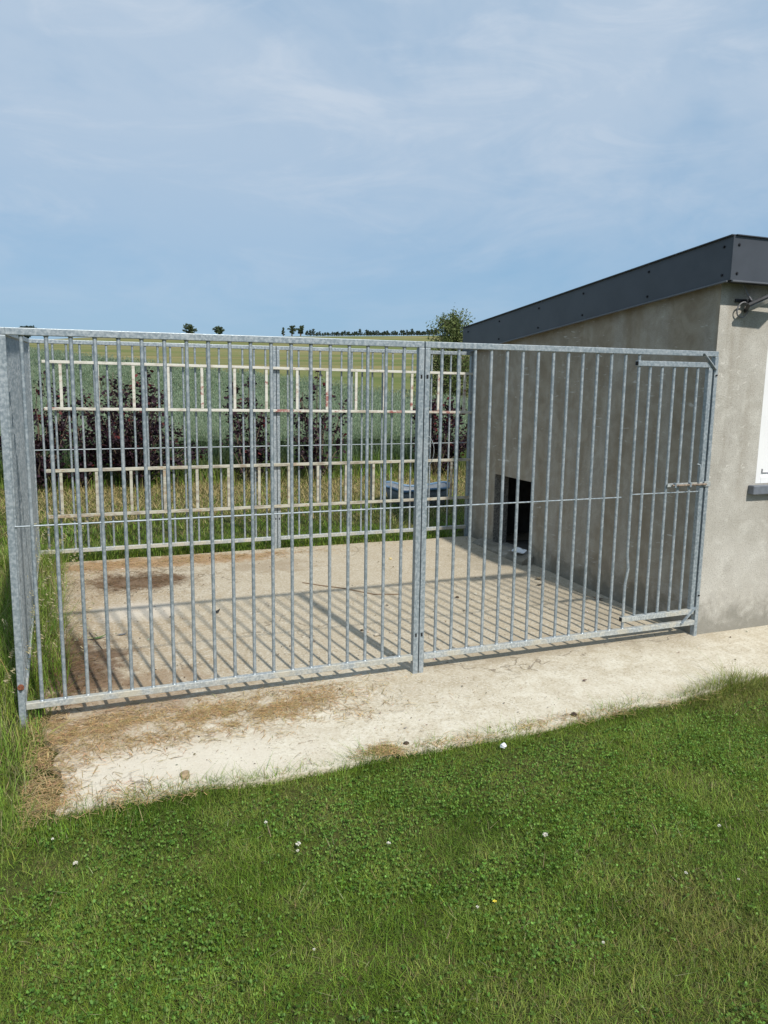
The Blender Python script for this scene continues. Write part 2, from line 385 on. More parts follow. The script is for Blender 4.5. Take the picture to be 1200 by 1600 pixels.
# ------------------------------------------------------------------ terrain
def zplane(x, y): return .0044*x + .0256*y
_d = np.array([0, 14, 20, 30, 33, 40, 46, 54, 67, 95]); _z = np.array([-.05, .22, .36, .60, .74, 1.24, 1.60, 1.98, 2.68, 4.0])
_a = np.radians([-12, -1.2, 1.6, 6.4, 15.3, 26.3, 45]); _e = np.radians([2.1, 2.30, 2.55, 2.72, 3.05, 3.33, 3.5])
RID = 320.
def zground(x, y):
    x = np.asarray(x, float); y = np.asarray(y, float)
    dx = x-CAMX; dy = y-CAMY; d = np.hypot(dx, dy); az = np.arctan2(dx, dy)
    pl = zplane(np.clip(x, -8, 12), np.clip(y, -6, 12)) - .03
    g = np.interp(d, _d, _z); zr = CAMZ + RID*np.tan(np.interp(az, _a, _e))
    t = np.clip((d-95)/(RID-95), 0, 1.6); tt = np.where(t < 1, t, 1-(t-1)*.9)
    far = 4.0 + (zr-4.0)*(tt - .06*np.sin(np.clip(tt, 0, 1)*math.pi)*1.0)
    g = np.where(d > 95, far, g)
    k = np.clip((d-9)/9, 0, 1)*np.clip((dy+2)/6, 0, 1); k = k*k*(3-2*k)
    return pl*(1-k) + g*k
rad = np.concatenate([np.linspace(.0, 14, 42)[1:], np.geomspace(14.6, 1400, 70)])
nA = 240; an = np.arange(nA)/nA*2*math.pi
X = CAMX + rad[:, None]*np.sin(an); Y = CAMY + rad[:, None]*np.cos(an); Z = zground(X, Y)
Z = Z + np.where(rad[:, None] < 14, .015*(vnoise(X, Y, .6, 3)-.5), 0)
V = np.concatenate([np.stack([X, Y, Z], -1).reshape(-1, 3), [[CAMX, CAMY, float(zground(CAMX, CAMY))]]])
fs = []
for i in range(len(rad)-1):
    for k in range(nA): fs.append((i*nA+k, (i+1)*nA+k, (i+1)*nA+(k+1) % nA, i*nA+(k+1) % nA))
c0 = len(V)-1
for k in range(nA): fs.append((c0, k, (k+1) % nA))
me = bpy.data.meshes.new('terrain'); me.from_pydata(V.tolist(), [], [f[::-1] for f in fs]); me.materials.append(GROUND)
me.polygons.foreach_set('use_smooth', [True]*len(fs)); me.update()
tag(link('terrain', me), kind='structure')

# ------------------------------------------------------------------ slab
def front_edge(x):
    return -.93 + .05*(vnoise(x, 0*np.asarray(x, float), .35, 11)-.5)*2 + .08*np.clip(np.asarray(x, float)-3, 0, 2) + .050*np.clip(np.asarray(x, float)-2.6, 0, 3)
xs = np.linspace(.07, 8.2, 150)
def back_edge(x): return 3.42 + .06*(vnoise(x, 0*np.asarray(x, float)+9, .3, 21)-.5)
nS = 60; V = []; fs = []
for i, x in enumerate(xs):
    y0 = float(front_edge(x)); y1 = float(back_edge(x))
    for j in range(nS+1):
        y = y0+(y1-y0)*j/nS; xx = x
        if i < 16: xx = x + (1-i/16)*(.30*(float(vnoise(y, 3., .22, 5))-.35)+.05*max(0, min(1, (-.45-y)/.45)))
        V.append((xx, y, zplane(xx, y)))
for i in range(len(xs)-1):
    for j in range(nS): a = i*(nS+1)+j; fs.append((a, a+nS+1, a+nS+2, a+1))
nT = len(V)
ring = [j for j in range(nS+1)] + [i*(nS+1)+nS for i in range(1, len(xs))] + [(len(xs)-1)*(nS+1)+j for j in range(nS-1, -1, -1)] + [i*(nS+1) for i in range(len(xs)-2, 0, -1)]
b0 = len(V)
for i in ring: V.append((V[i][0], V[i][1], V[i][2]-.14))
n = len(ring)
for k in range(n): fs.append((ring[k], ring[(k+1) % n], b0+(k+1) % n, b0+k))
me = bpy.data.meshes.new('slab'); me.from_pydata(V, [], fs); me.materials.append(SLAB); me.update()
tag(link('concrete_slab', me), kind='structure')

# ------------------------------------------------------------------ fence panels
BAR_R = .0098; RAIL = .035; ZT = 2.0; ZB = .117
def bar_mesh(h, kink=None):
    m = MB(); m.tube([(0, 0, 0), (0, 0, h)] if not kink else [(0, 0, 0), (0, 0, kink-.12), (.018, 0, kink), (.004, 0, kink+.1), (0, 0, h)], BAR_R, 10, False)
    for za, zb in ((0, .005), (h-.005, h)): m.tube([(0, 0, za), (0, 0, zb)], [BAR_R*(1.35 if za == 0 else 1.02), BAR_R*(1.02 if za == 0 else 1.35)], 10, False)
    return m.mesh('bar', GALV)
BARM = bar_mesh(ZT-RAIL-ZB-.002)
def bolt_mb(m, c, axis, r=.008, l=.012):
    c = Vector(c); a = Vector(axis); m.tube([c, c+a*l], r, 6); return m
def panel(name, length, bars, label, group, stileL=True, stileR=True, mat_low=GALV_D, rod=(0, None), rodz=.93, wst=.030, foot=0.0, barmat=None):
    """local frame: x along, z up, y depth; base at the ground"""
    root = empty(name, (0, 0, 0), label, 'fence panel', group)
    x0 = 0.0; x1 = length
    a = x0+(wst if stileL else 0); b = x1-(wst if stileR else 0)
    m = MB(); m.box((x0+.001, -.0175, ZT-RAIL), (x1-.001, .0175, ZT), .003); m.build('top_rail', GALV, root)
    m = MB(); m.box((a+.001, -.0175, ZB-RAIL), (b-.001, .0175, ZB), .003); m.build('bottom_rail', mat_low, root)
    if stileL:
        m = MB(); m.box((x0, -.02, -.02), (x0+wst, .02, ZT-RAIL-.001), .003); m.build('post', GALV, root)
    if stileR:
        m = MB(); m.box((x1-wst, -.02, -.02), (x1, .02, ZT-RAIL-.001), .003); m.build('post', GALV, root)
    for x in bars: link('bar', BARM, root, (x, 0, ZB+.001))
    m = MB(); r0_, r1_ = rod; r1_ = r1_ if r1_ else b
    m.tube([(r0_+a, -.002, rodz), (r1_, -.002, rodz)], .0045, 8, True); m.build('cross_rod', GALV, root)
    return root
# front left panel: feet follow the slab
sl = math.atan(.0044)
LP = [.112+.1113*i for i in range(19)]
p = panel('fence_panel', 2.235, LP, 'long galvanised steel bar panel at the front left of the dog run', 'galvanised panels of the dog run', wst=.034, rodz=1.035)
p.location = (0, 0, 0); p.rotation_euler = (0, -sl, 0)
m = MB(); m.tube([(.017, -.021, .21), (.017, -.027, .21)], .016, 12); m.tube([(.017, -.026, .21), (.017, -.042, .21)], .007, 8); o = m.build('bolt', RUST, p); o['label'] = 'rusty round bolt low on the corner post'
for z in (1.80, .245):
    for y in (-.0212,):
        m = MB(); m.box((2.212, y-.001, z-.011), (2.222, y+.002, z+.011)); m.build('bolt_slot', HOLE, p)
# front right panel with gate
RP = [2.356+.1095*i-2.241 for i in range(13)]
g = panel('fence_panel', 2.185, RP, 'galvanised steel bar panel at the front right that holds the narrow gate', 'galvanised panels of the dog run', stileR=False, wst=.032, rodz=1.03, rod=(0, 3.70-2.241))
g.location = (2.241, 0, zplane(2.241, 0)); g.rotation_euler = (0, -sl, 0)
m = MB(); m.box((2.157, -.02, -.02), (2.185, .02, ZT-RAIL-.001), .003); m.build('post', GALV, g)
xh = 3.779-2.241
o = link('hinge_bar', bar_mesh(ZT-RAIL-ZB-.002, .42), g, (xh, 0, ZB+.001))
for z in (1.80, .245):
    m = MB(); m.box((.008, -.0222, z-.011), (.020, -.019, z+.011)); m.build('bolt_slot', HOLE, g)
m = MB(); m.beam((2.05, -.024, 1.985), (2.166, -.024, 1.875), .006, .020, (0, 1, 0)); m.build('corner_brace', GALV, g)
m = MB(); m.beam((2.03, -.024, .105), (2.15, -.024, .215), .006, .020, (0, 1, 0)); m.build('corner_brace', GALV, g)
m = MB()
bolt_mb(m, (2.171, -.02, 1.84), (0, -1, 0), .006, .01); m.build('bolt', SCREW, g)
m = MB(); bolt_mb(m, (2.171, -.02, .30), (0, -1, 0), .006, .01); m.build('bolt', SCREW, g)
# gate: hung on the hinge bar, sits inside the frame
gt = empty('gate'); gt.parent = g; gt.location = (xh, 0, 0); gt['label'] = 'narrow barred gate closed with a slide bolt'
GW = .605; gz0 = .165; gz1 = 1.925
def tube_rail(xa, xb, z, mat, nm):
    m = MB(); m.box((xa, -.0175, z-RAIL), (xb, .0175, z), .003); o = m.build(nm, mat, gt)
    m = MB(); m.box((xa-.0016, -.013, z-RAIL+.005), (xa+.0004, .013, z-.005)); m.build('open_end', HOLE, gt); return o
tube_rail(-.018, GW, gz1, GALV, 'top_rail'); tube_rail(-.018, GW, gz0+RAIL, GALV_D, 'bottom_rail')
m = MB(); m.box((GW-.034, -.0172, gz0+RAIL+.001), (GW-.001, .0172, gz1-RAIL-.001), .003); m.build('post', GALV, gt)
gbm = MB(); gbm.tube([(0, 0, 0), (0, 0, gz1-gz0-2*RAIL-.004)], BAR_R, 10, False); gbm = gbm.mesh('bar', GALV)
for x in (3.872, 3.970, 4.070, 4.170, 4.270): link('bar', gbm, gt, (x-2.241-xh, 0, gz0+RAIL+.002))
m = MB(); m.tube([(.0, -.002, 1.045), (GW-.034, -.002, 1.045)], .0045, 8); m.build('cross_rod', GALV, gt)
# latch on the gate
LATCH = m_simple('worn_latch_steel', (.22, .17, .13), .7, .2, .5, 60)
lt = empty('latch'); lt.parent = gt; lt.location = (0, 0, 0)
m = MB(); m.box((.285, -.024, 1.088), (.585, -.018, 1.112), .001); m.build('latch_plate', GALV_D, lt)
m = MB(); m.tube([(.315, -.034, 1.098), (.61, -.034, 1.098)], .007, 8); m.build('slide_bolt', LATCH, lt)
m = MB(); m.box((.33, -.045, 1.084), (.343, -.0245, 1.116), .001); m.build('bolt_guide', GALV, lt); m = MB(); m.box((.46, -.045, 1.084), (.473, -.023, 1.116), .001); m.build('bolt_guide', GALV, lt)
m = MB(); m.tube([(.545, -.034, 1.10), (.545, -.04, 1.20), (.54, -.035, 1.235), (.52, -.03, 1.24)], .005, 8); m.build('handle', GALV, lt)
m = MB(); m.box((2.135, -.030, 1.082), (2.19, -.0205, 1.116), .001); m.build('catch_plate', GALV_D, g)

# back panels (two), left-hand side panels (two), copied bars share meshes
BP = [.115+.1122*i for i in range(19)]
bk = panel('fence_panel', 2.235, BP, 'galvanised bar panel at the back left of the run, ladders hung on it', 'galvanised panels of the dog run', rodz=1.03, mat_low=GALV_D)
bk.location = (0.0, 3.454, zplane(0, 3.454)); bk.rotation_euler = (0, -sl, 0)
bk2 = panel('fence_panel', 2.16, [.115+.1115*i for i in range(18)], 'galvanised bar panel at the back right of the run, ending at the shed wall', 'galvanised panels of the dog run', rodz=1.03, mat_low=GALV_D)
bk2.location = (2.241, 3.454, zplane(2.241, 3.454)); bk2.rotation_euler = (0, -sl, 0)
for pp, xx in ((bk, 2.22), (bk2, .015)):
    for z in (1.78, .30):
        m = MB(); m.box((xx-.005, -.0222, z-.01), (xx+.005, -.019, z+.01)); m.build('bolt_slot', HOLE, pp)
sy = math.atan(.0256)
for i, (ya, L_, lb) in enumerate(((.026, 1.695, 'side bar panel on the left of the run, nearer half, seen edge on'), (1.727, 1.70, 'side bar panel on the left of the run, farther half, seen edge on'))):
    q = panel('fence_panel', L_, [.115+.11*k for k in range(15)], lb, 'galvanised panels of the dog run', rodz=1.03)
    q.location = (.018, ya, zplane(0, ya)); q.rotation_euler = (0, -sy, math.pi/2)

# ------------------------------------------------------------------ ladders hung flat on the inside of the back panels
def ladder(x0, x1, zlo, zhi, rungs, mat, label, w, tilt):
    y = 3.454-.045
    root = empty('ladder', (x0, y, zlo), label, 'ladder', 'ladders hung on the back of the run')
    L_ = x1-x0; H_ = zhi-zlo
    for z, lean in ((0, 0), (H_, 0)):
        m = MB(); m.beam((0, 0, z), (L_, 0, z+tilt), .026, w*.86, bev=.003); m.build('rail', mat, root)
    rm = MB(); rm.box((-.0125, -.009, w/2+.001), (.0125, .009, H_-w/2-.001)); rm = rm.mesh('rung', mat)
    for x in rungs:
        if x < x1-.03: link('rung', rm, root, (x-x0, 0, tilt*(x-x0)/L_))
    return root
ladder(.128, 4.395, 1.488, 1.898, [.275+.308*i for i in range(14)], LAD1, 'cream painted ladder hung sideways, the upper one, red paint marks at its left', .030, -.022)
ladder(.120, 4.385, .520, .935, [.24+.301*i for i in range(14)], LAD2, 'weathered cream ladder hung sideways, the lower one of the two', .034, .022)
# wire loop tied by the lower ladder
m = MB(); pts = []
for i in range(26):
    a = i/25; th = a*2*math.pi*1.15
    pts.append((3.86+.09*math.sin(th)*(.6+.4*a), 3.39+.02*math.cos(th*2), 1.06+.16*math.cos(th*.9)-.08*a))
m.tube(pts, .0035, 6); tag(m.build('wire_loop', GALV_B), 'loop of pale wire tied above the lower ladder behind the middle post', 'wire')

# ------------------------------------------------------------------ shed
XW = 4.408; YB = 3.56; XE = 8.3; RS = .1015
shed = empty('shed', (0, 0, 0), 'low cement rendered shed with a sloping dark metal roof edge', 'shed')
def ztopw(y): return 2.60-.1015*(y+.11)
m = MB()
oy0, oy1, oz0, oz1 = 2.21, 2.915, .125, .855
def sw(y, z): return (XW, y, z)
vs = [sw(0, -.15), sw(oy0, -.15), sw(oy1, -.15), sw(YB, -.15),
      sw(0, oz0), sw(oy0, oz0), sw(oy1, oz0), sw(YB, oz0),
      sw(0, oz1), sw(oy0, oz1), sw(oy1, oz1), sw(YB, oz1),
      sw(0, ztopw(0)), sw(oy0, ztopw(oy0)), sw(oy1, ztopw(oy1)), sw(YB, ztopw(YB))]
fs = []
for r_ in range(3):
    for k in range(3):
        if r_ == 1 and k == 1: continue
        a = r_*4+k; fs.append((a, a+4, a+5, a+1))
m.add(vs, fs)
T = .17
m.add([(XW, oy0, oz0), (XW, oy1, oz0), (XW, oy1, oz1), (XW, oy0, oz1), (XW+T, oy0, oz0), (XW+T, oy1, oz0), (XW+T, oy1, oz1), (XW+T, oy0, oz1)],
      [(0, 1, 5, 4), (1, 2, 6, 5), (2, 3, 7, 6), (3, 0, 4, 7)])
# front wall with window opening
wx0, wx1, wz0, wz1 = 4.868, 6.05, 1.10, 2.12
xsn = [XW, wx0, wx1, XE]; zsn = [-.15, wz0, wz1, ztopw(0)]
vs = [(x, 0, z) for z in zsn for x in xsn]; fs = []
for r_ in range(3):
    for k in range(3):
        if r_ == 1 and k == 1: continue
        a = r_*4+k; fs.append((a, a+1, a+5, a+4))
m.add(vs, fs)
m.add([(wx0, 0, wz0), (wx1, 0, wz0), (wx1, 0, wz1), (wx0, 0, wz1), (wx0, .12, wz0), (wx1, .12, wz0), (wx1, .12, wz1), (wx0, .12, wz1)],
      [(0, 1, 5, 4), (1, 2, 6, 5), (2, 3, 7, 6), (3, 0, 4, 7)])
# far side and back walls
m.add([(XE, 0, -.15), (XE, YB, -.15), (XE, YB, ztopw(YB)), (XE, 0, ztopw(0))], [(0, 1, 2, 3)])
m.add([(XW, YB, -.15), (XE, YB, -.15), (XE, YB, ztopw(YB)), (XW, YB, ztopw(YB))], [(0, 3, 2, 1)])
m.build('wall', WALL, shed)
# interior seen through the dog opening
m = MB(); a = (XW+T, 1.3, .10); b = (6.6, 3.4, 1.9)
x0, y0, z0 = a; x1, y1, z1 = b
m.add([(x0,y0,z0),(x1,y0,z0),(x1,y1,z0),(x0,y1,z0),(x0,y0,z1),(x1,y0,z1),(x1,y1,z1),(x0,y1,z1)], [(0,1,2,3),(4,7,6,5),(0,4,5,1),(1,5,6,2),(2,6,7,3)])
m.add([(x0,y0,z0),(x0,oy0,z0),(x0,oy0,z1),(x0,y0,z1)], [(0,1,2,3)]); m.add([(x0,oy1,z0),(x0,y1,z0),(x0,y1,z1),(x0,oy1,z1)], [(0,1,2,3)])
m.add([(x0,oy0,oz1),(x0,oy1,oz1),(x0,oy1,z1),(x0,oy0,z1)], [(0,1,2,3)]); m.build('inner_room', INNER, shed)
# sloped ledge under the dog opening
m = MB()
zf = zplane(XW, 2.6)
prof = [(XW-.005, .150), (XW-.10, .128), (XW-.135, zf+.02), (XW-.14, zf-.05), (XW-.005, zf-.05)]
ys = np.linspace(2.10, 3.10, 12); vs = []; fs = []
for j, y in enumerate(ys):
    for k, (x, z) in enumerate(prof):
        wob = .012*(vnoise(j*1.3, k*2.1, 1., 4)-.5); vs.append((x+(wob if k in (1, 2) else 0), y, z+(wob*.7 if k in (1, 2) else 0)))
n = len(prof)
for j in range(len(ys)-1):
    for k in range(n): fs.append((j*n+k, j*n+(k+1) % n, (j+1)*n+(k+1) % n, (j+1)*n+k))
fs += [tuple(range(n))[::-1], tuple(range((len(ys)-1)*n, len(ys)*n))]
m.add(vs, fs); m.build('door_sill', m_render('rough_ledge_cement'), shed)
# rough plaster lip round the opening's left side
m = MB(); m.box((XW+.002, oy1-.012, oz0+.002), (XW+T-.01, oy1-.001, oz1-.002)); m.build('door_jamb', m_simple('rough_block', (.17, .16, .14), .95, 0, .45, 60, .8), shed)

# roof sheet, fascia boards with folded lower edge, screws
XF = XW-.05; YF = -.11; YE = 3.64
def ftop(y): return 2.752-.1035*(y+.11)
def fbot(y): return 2.462-.1005*(y+.11)
m = MB()
m.add([(XF+.015, YF+.015, ftop(YF)-.03), (XE+.1, YF+.015, ftop(YF)-.03), (XE+.1, YE-.01, ftop(YE)-.03), (XF+.015, YE-.01, ftop(YE)-.03)] +
      [(XF+.015, YF+.015, ftop(YF)-.08), (XE+.1, YF+.015, ftop(YF)-.08), (XE+.1, YE-.01, ftop(YE)-.08), (XF+.015, YE-.01, ftop(YE)-.08)],
      [(0, 1, 2, 3), (7, 6, 5, 4), (0, 4, 5, 1), (1, 5, 6, 2), (2, 6, 7, 3), (3, 7, 4, 0)])
roof = m.build('roof', FASC, shed)
fascia = MB()
def slabY(xa, xb, ya, yb, za, zb, zc, zd):   # prism between two y stations with thickness in x
    fascia.add([(xa, ya, za), (xb, ya, za), (xb, ya, zb), (xa, ya, zb), (xa, yb, zc), (xb, yb, zc), (xb, yb, zd), (xa, yb, zd)],
               [(0, 1, 2, 3), (7, 6, 5, 4), (0, 3, 7, 4), (1, 5, 6, 2), (3, 2, 6, 7), (0, 4, 5, 1)])
slabY(XF, XF+.012, YF+.0005, YE, fbot(YF)+.012, ftop(YF), fbot(YE)+.012, ftop(YE))
side_f = fascia.build('fascia_board', FASC, roof)
m = MB(); m.box((XF, YF-.012, fbot(YF)+.012), (XE+.1, YF, ftop(YF)+.001)); m.build('fascia_board', FASC, roof)
m = MB(); m.beam((XF-.004, YF+.01, fbot(YF)+.006), (XF-.004, YE, fbot(YE)+.006), .014, .012, bev=.003); m.build('drip_edge', FASC_E, roof)
m = MB(); m.beam((XF+.012, YF-.014, fbot(YF)+.006), (XE+.1, YF-.014, fbot(YF)+.006), .014, .012, bev=.003); m.build('drip_edge', FASC_E, roof)
m = MB(); m.beam((XF-.002, YF-.013, ftop(YF)+.004), (XF-.002, YE, ftop(YE)+.004), .03, .006); m.beam((XF+.014, YF-.013, ftop(YF)+.004), (XE+.1, YF-.013, ftop(YF)+.004), .03, .006); m.build('capping', FASC, roof)
# soffit closes the gap between wall and board
m = MB()
for ya, yb in ((YF+.003, YE-.002),):
    m.add([(XF+.013, ya, fbot(ya)+.02), (XW-.001, ya, fbot(ya)+.02), (XW-.001, yb, fbot(yb)+.02), (XF+.013, yb, fbot(yb)+.02)], [(0, 1, 2, 3)])
m.add([(XW, YF+.003, fbot(0)+.02), (XE, YF+.003, fbot(0)+.02), (XE, -.001, fbot(0)+.02), (XW, -.001, fbot(0)+.02)], [(0, 1, 2, 3)]); m.build('soffit', FASC, roof)
scr = MB(); scr.tube([(0, 0, 0), (-.003, 0, 0)], .010, 10); scr.tube([(-.003, 0, 0), (-.008, 0, 0)], .0065, 6); scrm = scr.mesh('screw', SCREW)
for y in (-.045, .68, 1.48, 2.15, 2.86, 3.52):
    link('screw', scrm, roof, (XF-.0005, y, ftop(y)-.055)); link('screw', scrm, roof, (XF-.0005, y, fbot(y)+.055))
for x in (XF+.05, XF+.9, XF+1.8, XF+2.7):
    for z in (ftop(YF)-.055, fbot(YF)+.055): link('screw', scrm, roof, (x, YF-.0125, z), (0, 0, math.pi/2))
# window with closed white shutter and grey sill
win = MB()
fwid = .05
win.box((wx0+.001, .0, wz0+.001), (wx0+fwid, .07, wz1-.001), .004); win.box((wx1-fwid, .0, wz0+.001), (wx1-.001, .07, wz1-.001), .004)
win.box((wx0+fwid+.0005, .0, wz1-fwid), (wx1-fwid-.0005, .07, wz1-.001), .004); win.box((wx0+fwid+.0005, .0, wz0+.001), (wx1-fwid-.0005, .07, wz0+fwid), .004)
win = win.build('window', PVC, shed)
m = MB(); m.box((wx0+fwid+.001, .025, wz0+fwid+.001), (wx1-fwid-.001, .05, wz1-fwid-.001)); m.build('shutter', PVC, win)
m = MB(); m.box((wx0+.075, .015, wz0+.075), (wx0+.080, .0245, wz0+.105)); m.box((wx0+.0805, .015, wz0+.075), (wx0+.25, .0245, wz0+.080)); m.build('shutter_bracket', m_simple('grey_plastic', (.3, .3, .31), .5), win)
m = MB(); m.box((4.803, -.055, 1.030), (6.12, .0-.0005, 1.094), .006); m.build('window_sill', SILLM, shed)

# floodlight under the front fascia
fl = empty('floodlight', (4.60, 0, 2.36), 'black floodlight on a wall bracket under the front roof edge', 'floodlight')
m = MB(); m.box((-.07, -.012, -.010), (.04, -.0005, .012), .002); m.box((-.01, -.05, -.008), (.03, -.0125, .010), .002); m.build('wall_bracket', BLACKM, fl)
m = MB(); m.beam((-.02, -.06, -.05), (.24, -.20, .09), .15, .022, (0, .3, 1), bev=.004); m.box((.005, -.075, -.03), (.035, -.045, .0))
m.build('lamp_housing', BLACKM, fl)
m = MB(); m.beam((-.01, -.068, -.060), (.235, -.208, .078), .12, .004, (0, .3, 1)); m.build('glass', m_simple('lamp_glass', (.25, .27, .3), .15), fl)
m = MB(); m.tube([(-.03, -.03, .10), (-.01, -.05, .04), (.02, -.06, 0)], .006, 8)
pts = [(.01+.05*math.cos(t)-.03, -.03-.01*math.sin(t), -.06+.05*math.sin(t)) for t in np.linspace(.5, 5.2, 16)]
m.tube(pts, .005, 8); m.tube([pts[-1], (.02, -.05, -.06), (.03, -.05, -.02)], .005, 8); m.build('cable', m_simple('grey_cable', (.16, .16, .17), .6), fl)

# ------------------------------------------------------------------ blue-rimmed dog bed lying behind the run
db = empty('dog_bed', (4.72, 5.55, float(zground(4.72, 5.55))), 'grey plastic dog bed with a blue wavy rim on the grass behind the run', 'dog bed')
nA_ = 64; vs = []; fs = []
def rimz(t): return .25 + .012*math.cos(2*t) + .012*math.sin(3*t+.6) - .05*math.exp(-((t-4.35)/.42)**2) - .03*math.exp(-((t-1.6)/.4)**2)
prof = [(.82, 0.0), (.86, .03), (.93, .5), (1.0, 1.0), (.97, 1.0), (.90, .5), (.83, .10), (.0, .09)]
for k, (r_, hh) in enumerate(prof):
    for i in range(nA_):
        t = 2*math.pi*i/nA_; z = rimz(t)*hh if hh > .09 else hh*.3
        ex = .44*r_*(abs(math.cos(t))**.75)*(1 if math.cos(t) > 0 else -1); ey = .30*r_*(abs(math.sin(t))**.75)*(1 if math.sin(t) > 0 else -1)
        vs.append((ex, ey, z))
for k in range(len(prof)-1):
    for i in range(nA_): fs.append((k*nA_+i, k*nA_+(i+1) % nA_, (k+1)*nA_+(i+1) % nA_, (k+1)*nA_+i))
fs.append(tuple(range(nA_))[::-1])
m = MB(); m.add(vs, fs, True); m.build('shell', m_simple('faded_grey_plastic', (.15, .17, .19), .5, 0, .2, 15), db)
m = MB(); ring_ = []
for i in range(nA_+1):
    t = 2*math.pi*i/nA_; ring_.append((.445*(abs(math.cos(t))**.75)*(1 if math.cos(t) > 0 else -1), .305*(abs(math.sin(t))**.75)*(1 if math.sin(t) > 0 else -1), rimz(t)+.006))
m.tube(ring_, .019, 8, False); m.build('rim', m_simple('blue_plastic_rim', (.11, .19, .29), .5, 0, .15, 15), db)
db.rotation_euler = (0, 0, R(-14))

# ------------------------------------------------------------------ lawn (stuff)
def infrustum(x, y, margin=.12):
    dx = x-CAMX; dy = y-CAMY; d = np.hypot(dx, dy); a = np.arctan2(dx, dy)-YAW
    return (np.abs(a) < R(27)*(1+margin)+.03/np.maximum(d, .3)) & (d > 1.55)
def scatter(n, x0, x1, y0, y1):
    return rng.uniform(x0, x1, n), rng.uniform(y0, y1, n)
def lawn_edge(x):
    xx = np.asarray(x, float)
    return front_edge(xx) + .035 + .06*(vnoise(xx, xx*0, .16, 31)-.5) + .008*np.clip(xx-2.6, 0, 3)
G_DARK = (.090, .168, .016); G_MID = (.160, .25, .027); G_LITE = (.32, .41, .085); G_DRY = (.30, .27, .12)
def grass_cols(x, y, dry=.10, seed=0):
    a = vnoise(x, y, .55, 40+seed); b = vnoise(x, y, .16, 50+seed); c = colmix(G_DARK, G_MID, np.clip(a*1.5-.2, 0, 1))
    t = np.clip((b-.35)*2.2, 0, 1)*rng.uniform(.2, 1, len(x)); c = c*(1-t[:, None]) + np.array(G_LITE)*t[:, None]
    warm = np.clip((vnoise(x, y, .8, 60+seed, 2)-.52)*4, 0, 1)*np.clip((x-.8)/1.5, .1, 1)
    isdry = rng.random(len(x)) < dry*(.4+2.4*warm+1.2*np.clip(b-.5, 0, 1)*3)
    c[isdry] = np.array(G_DRY)*rng.uniform(.6, 1.2, (isdry.sum(), 1))
    c = c*(1-.45*warm[:, None]) + np.array((.22, .22, .055))*(.45*warm[:, None]); return jit(c, .30)
parts = []
def lawn_batch(n, x0, x1, y0, y1, keep, hmul=1, wmul=1):
    x, y = scatter(n, x0, x1, y0, y1); k = keep(x, y) & (y < lawn_edge(x)); k |= keep(x, y) & (x < .12) & (y < -.7)
    x, y = x[k], y[k]; z = zground(x, y)-.012; nn = len(x)
    pt = vnoise(x, y, .3, 70); h = (.016+.024*pt+rng.exponential(.006, nn))*hmul
    edge = np.clip(1-(lawn_edge(x)-y)/.16, 0, 1); h = h*(1+2.2*edge*rng.random(nn)*(vnoise(x, y, .12, 77)+.3)); h = h*(1+1.2*np.clip(x-3.3, 0, 1.2)*edge)
    return blades(np.stack([x, y, z], 1), h, rng.uniform(.0016, .0034, nn)*wmul, rng.uniform(0, 2*math.pi, nn), rng.normal(.35, .5, nn), rng.uniform(.1, 1.0, nn), grass_cols(x, y))
nd = 620000
parts.append(lawn_batch(nd, -1.2, 6.0, -3.6, -.75, lambda x, y: infrustum(x, y)))
parts.append(lawn_batch(60000, -4, 8.0, -4.6, -.75, lambda x, y: ~infrustum(x, y), 1, 1.6))
# a few long dry stalks lying in the turf
x, y = scatter(420, -1, 5.5, -3.6, -1.0); k = infrustum(x, y); x, y = x[k], y[k]; nn = len(x)
parts.append(blades(np.stack([x, y, zground(x, y)+.018], 1), rng.uniform(.010, .024, nn), rng.uniform(.0012, .0022, nn), rng.uniform(0, 6.28, nn), np.full(nn, 3.0), rng.uniform(0, .4, nn)*0, jit(np.tile((.38, .34, .20), (nn, 1)), .2)))
# clover leaves
x, y = scatter(125000, -1.2, 6.0, -3.7, -1.0); cl = vnoise(x, y, .42, 90); k = infrustum(x, y) & (cl+rng.normal(0, .10, len(x)) > .46) & (rng.random(len(x)) < .62) & (y < lawn_edge(x)-.1)
x, y = x[k], y[k]; nn = len(x); z = zground(x, y)+rng.uniform(.006, .030, nn); r_ = rng.uniform(.0020, .0048, nn); th = rng.uniform(0, 6.28, nn)
cc = jit(colmix((.085, .175, .024), (.19, .315, .062), rng.random(nn)**1.5), .22)
tx = rng.normal(0, .55, nn); ty = rng.normal(0, .55, nn)
leafshape = [(-1, 0, 0), (-.35, -.8, .1), (.55, -.85, .18), (.95, -.25, .05), (.75, 0, -.02), (.95, .25, .05), (.55, .85, .18), (-.35, .8, .1)]
for q in range(3):
    a = th+q*2*math.pi/3; U = np.stack([np.cos(a), np.sin(a), tx], 1)*r_[:, None]; Vv = np.stack([-np.sin(a), np.cos(a), ty], 1)*(r_*.95)[:, None]
    parts.append(polys(np.stack([x, y, z], 1)+U*1.05, U, Vv, leafshape, cc))
tag(plant_obj('lawn_grass', parts, PLANT), 'mown green lawn with clover in front of the dog run', 'grass', kind='stuff')

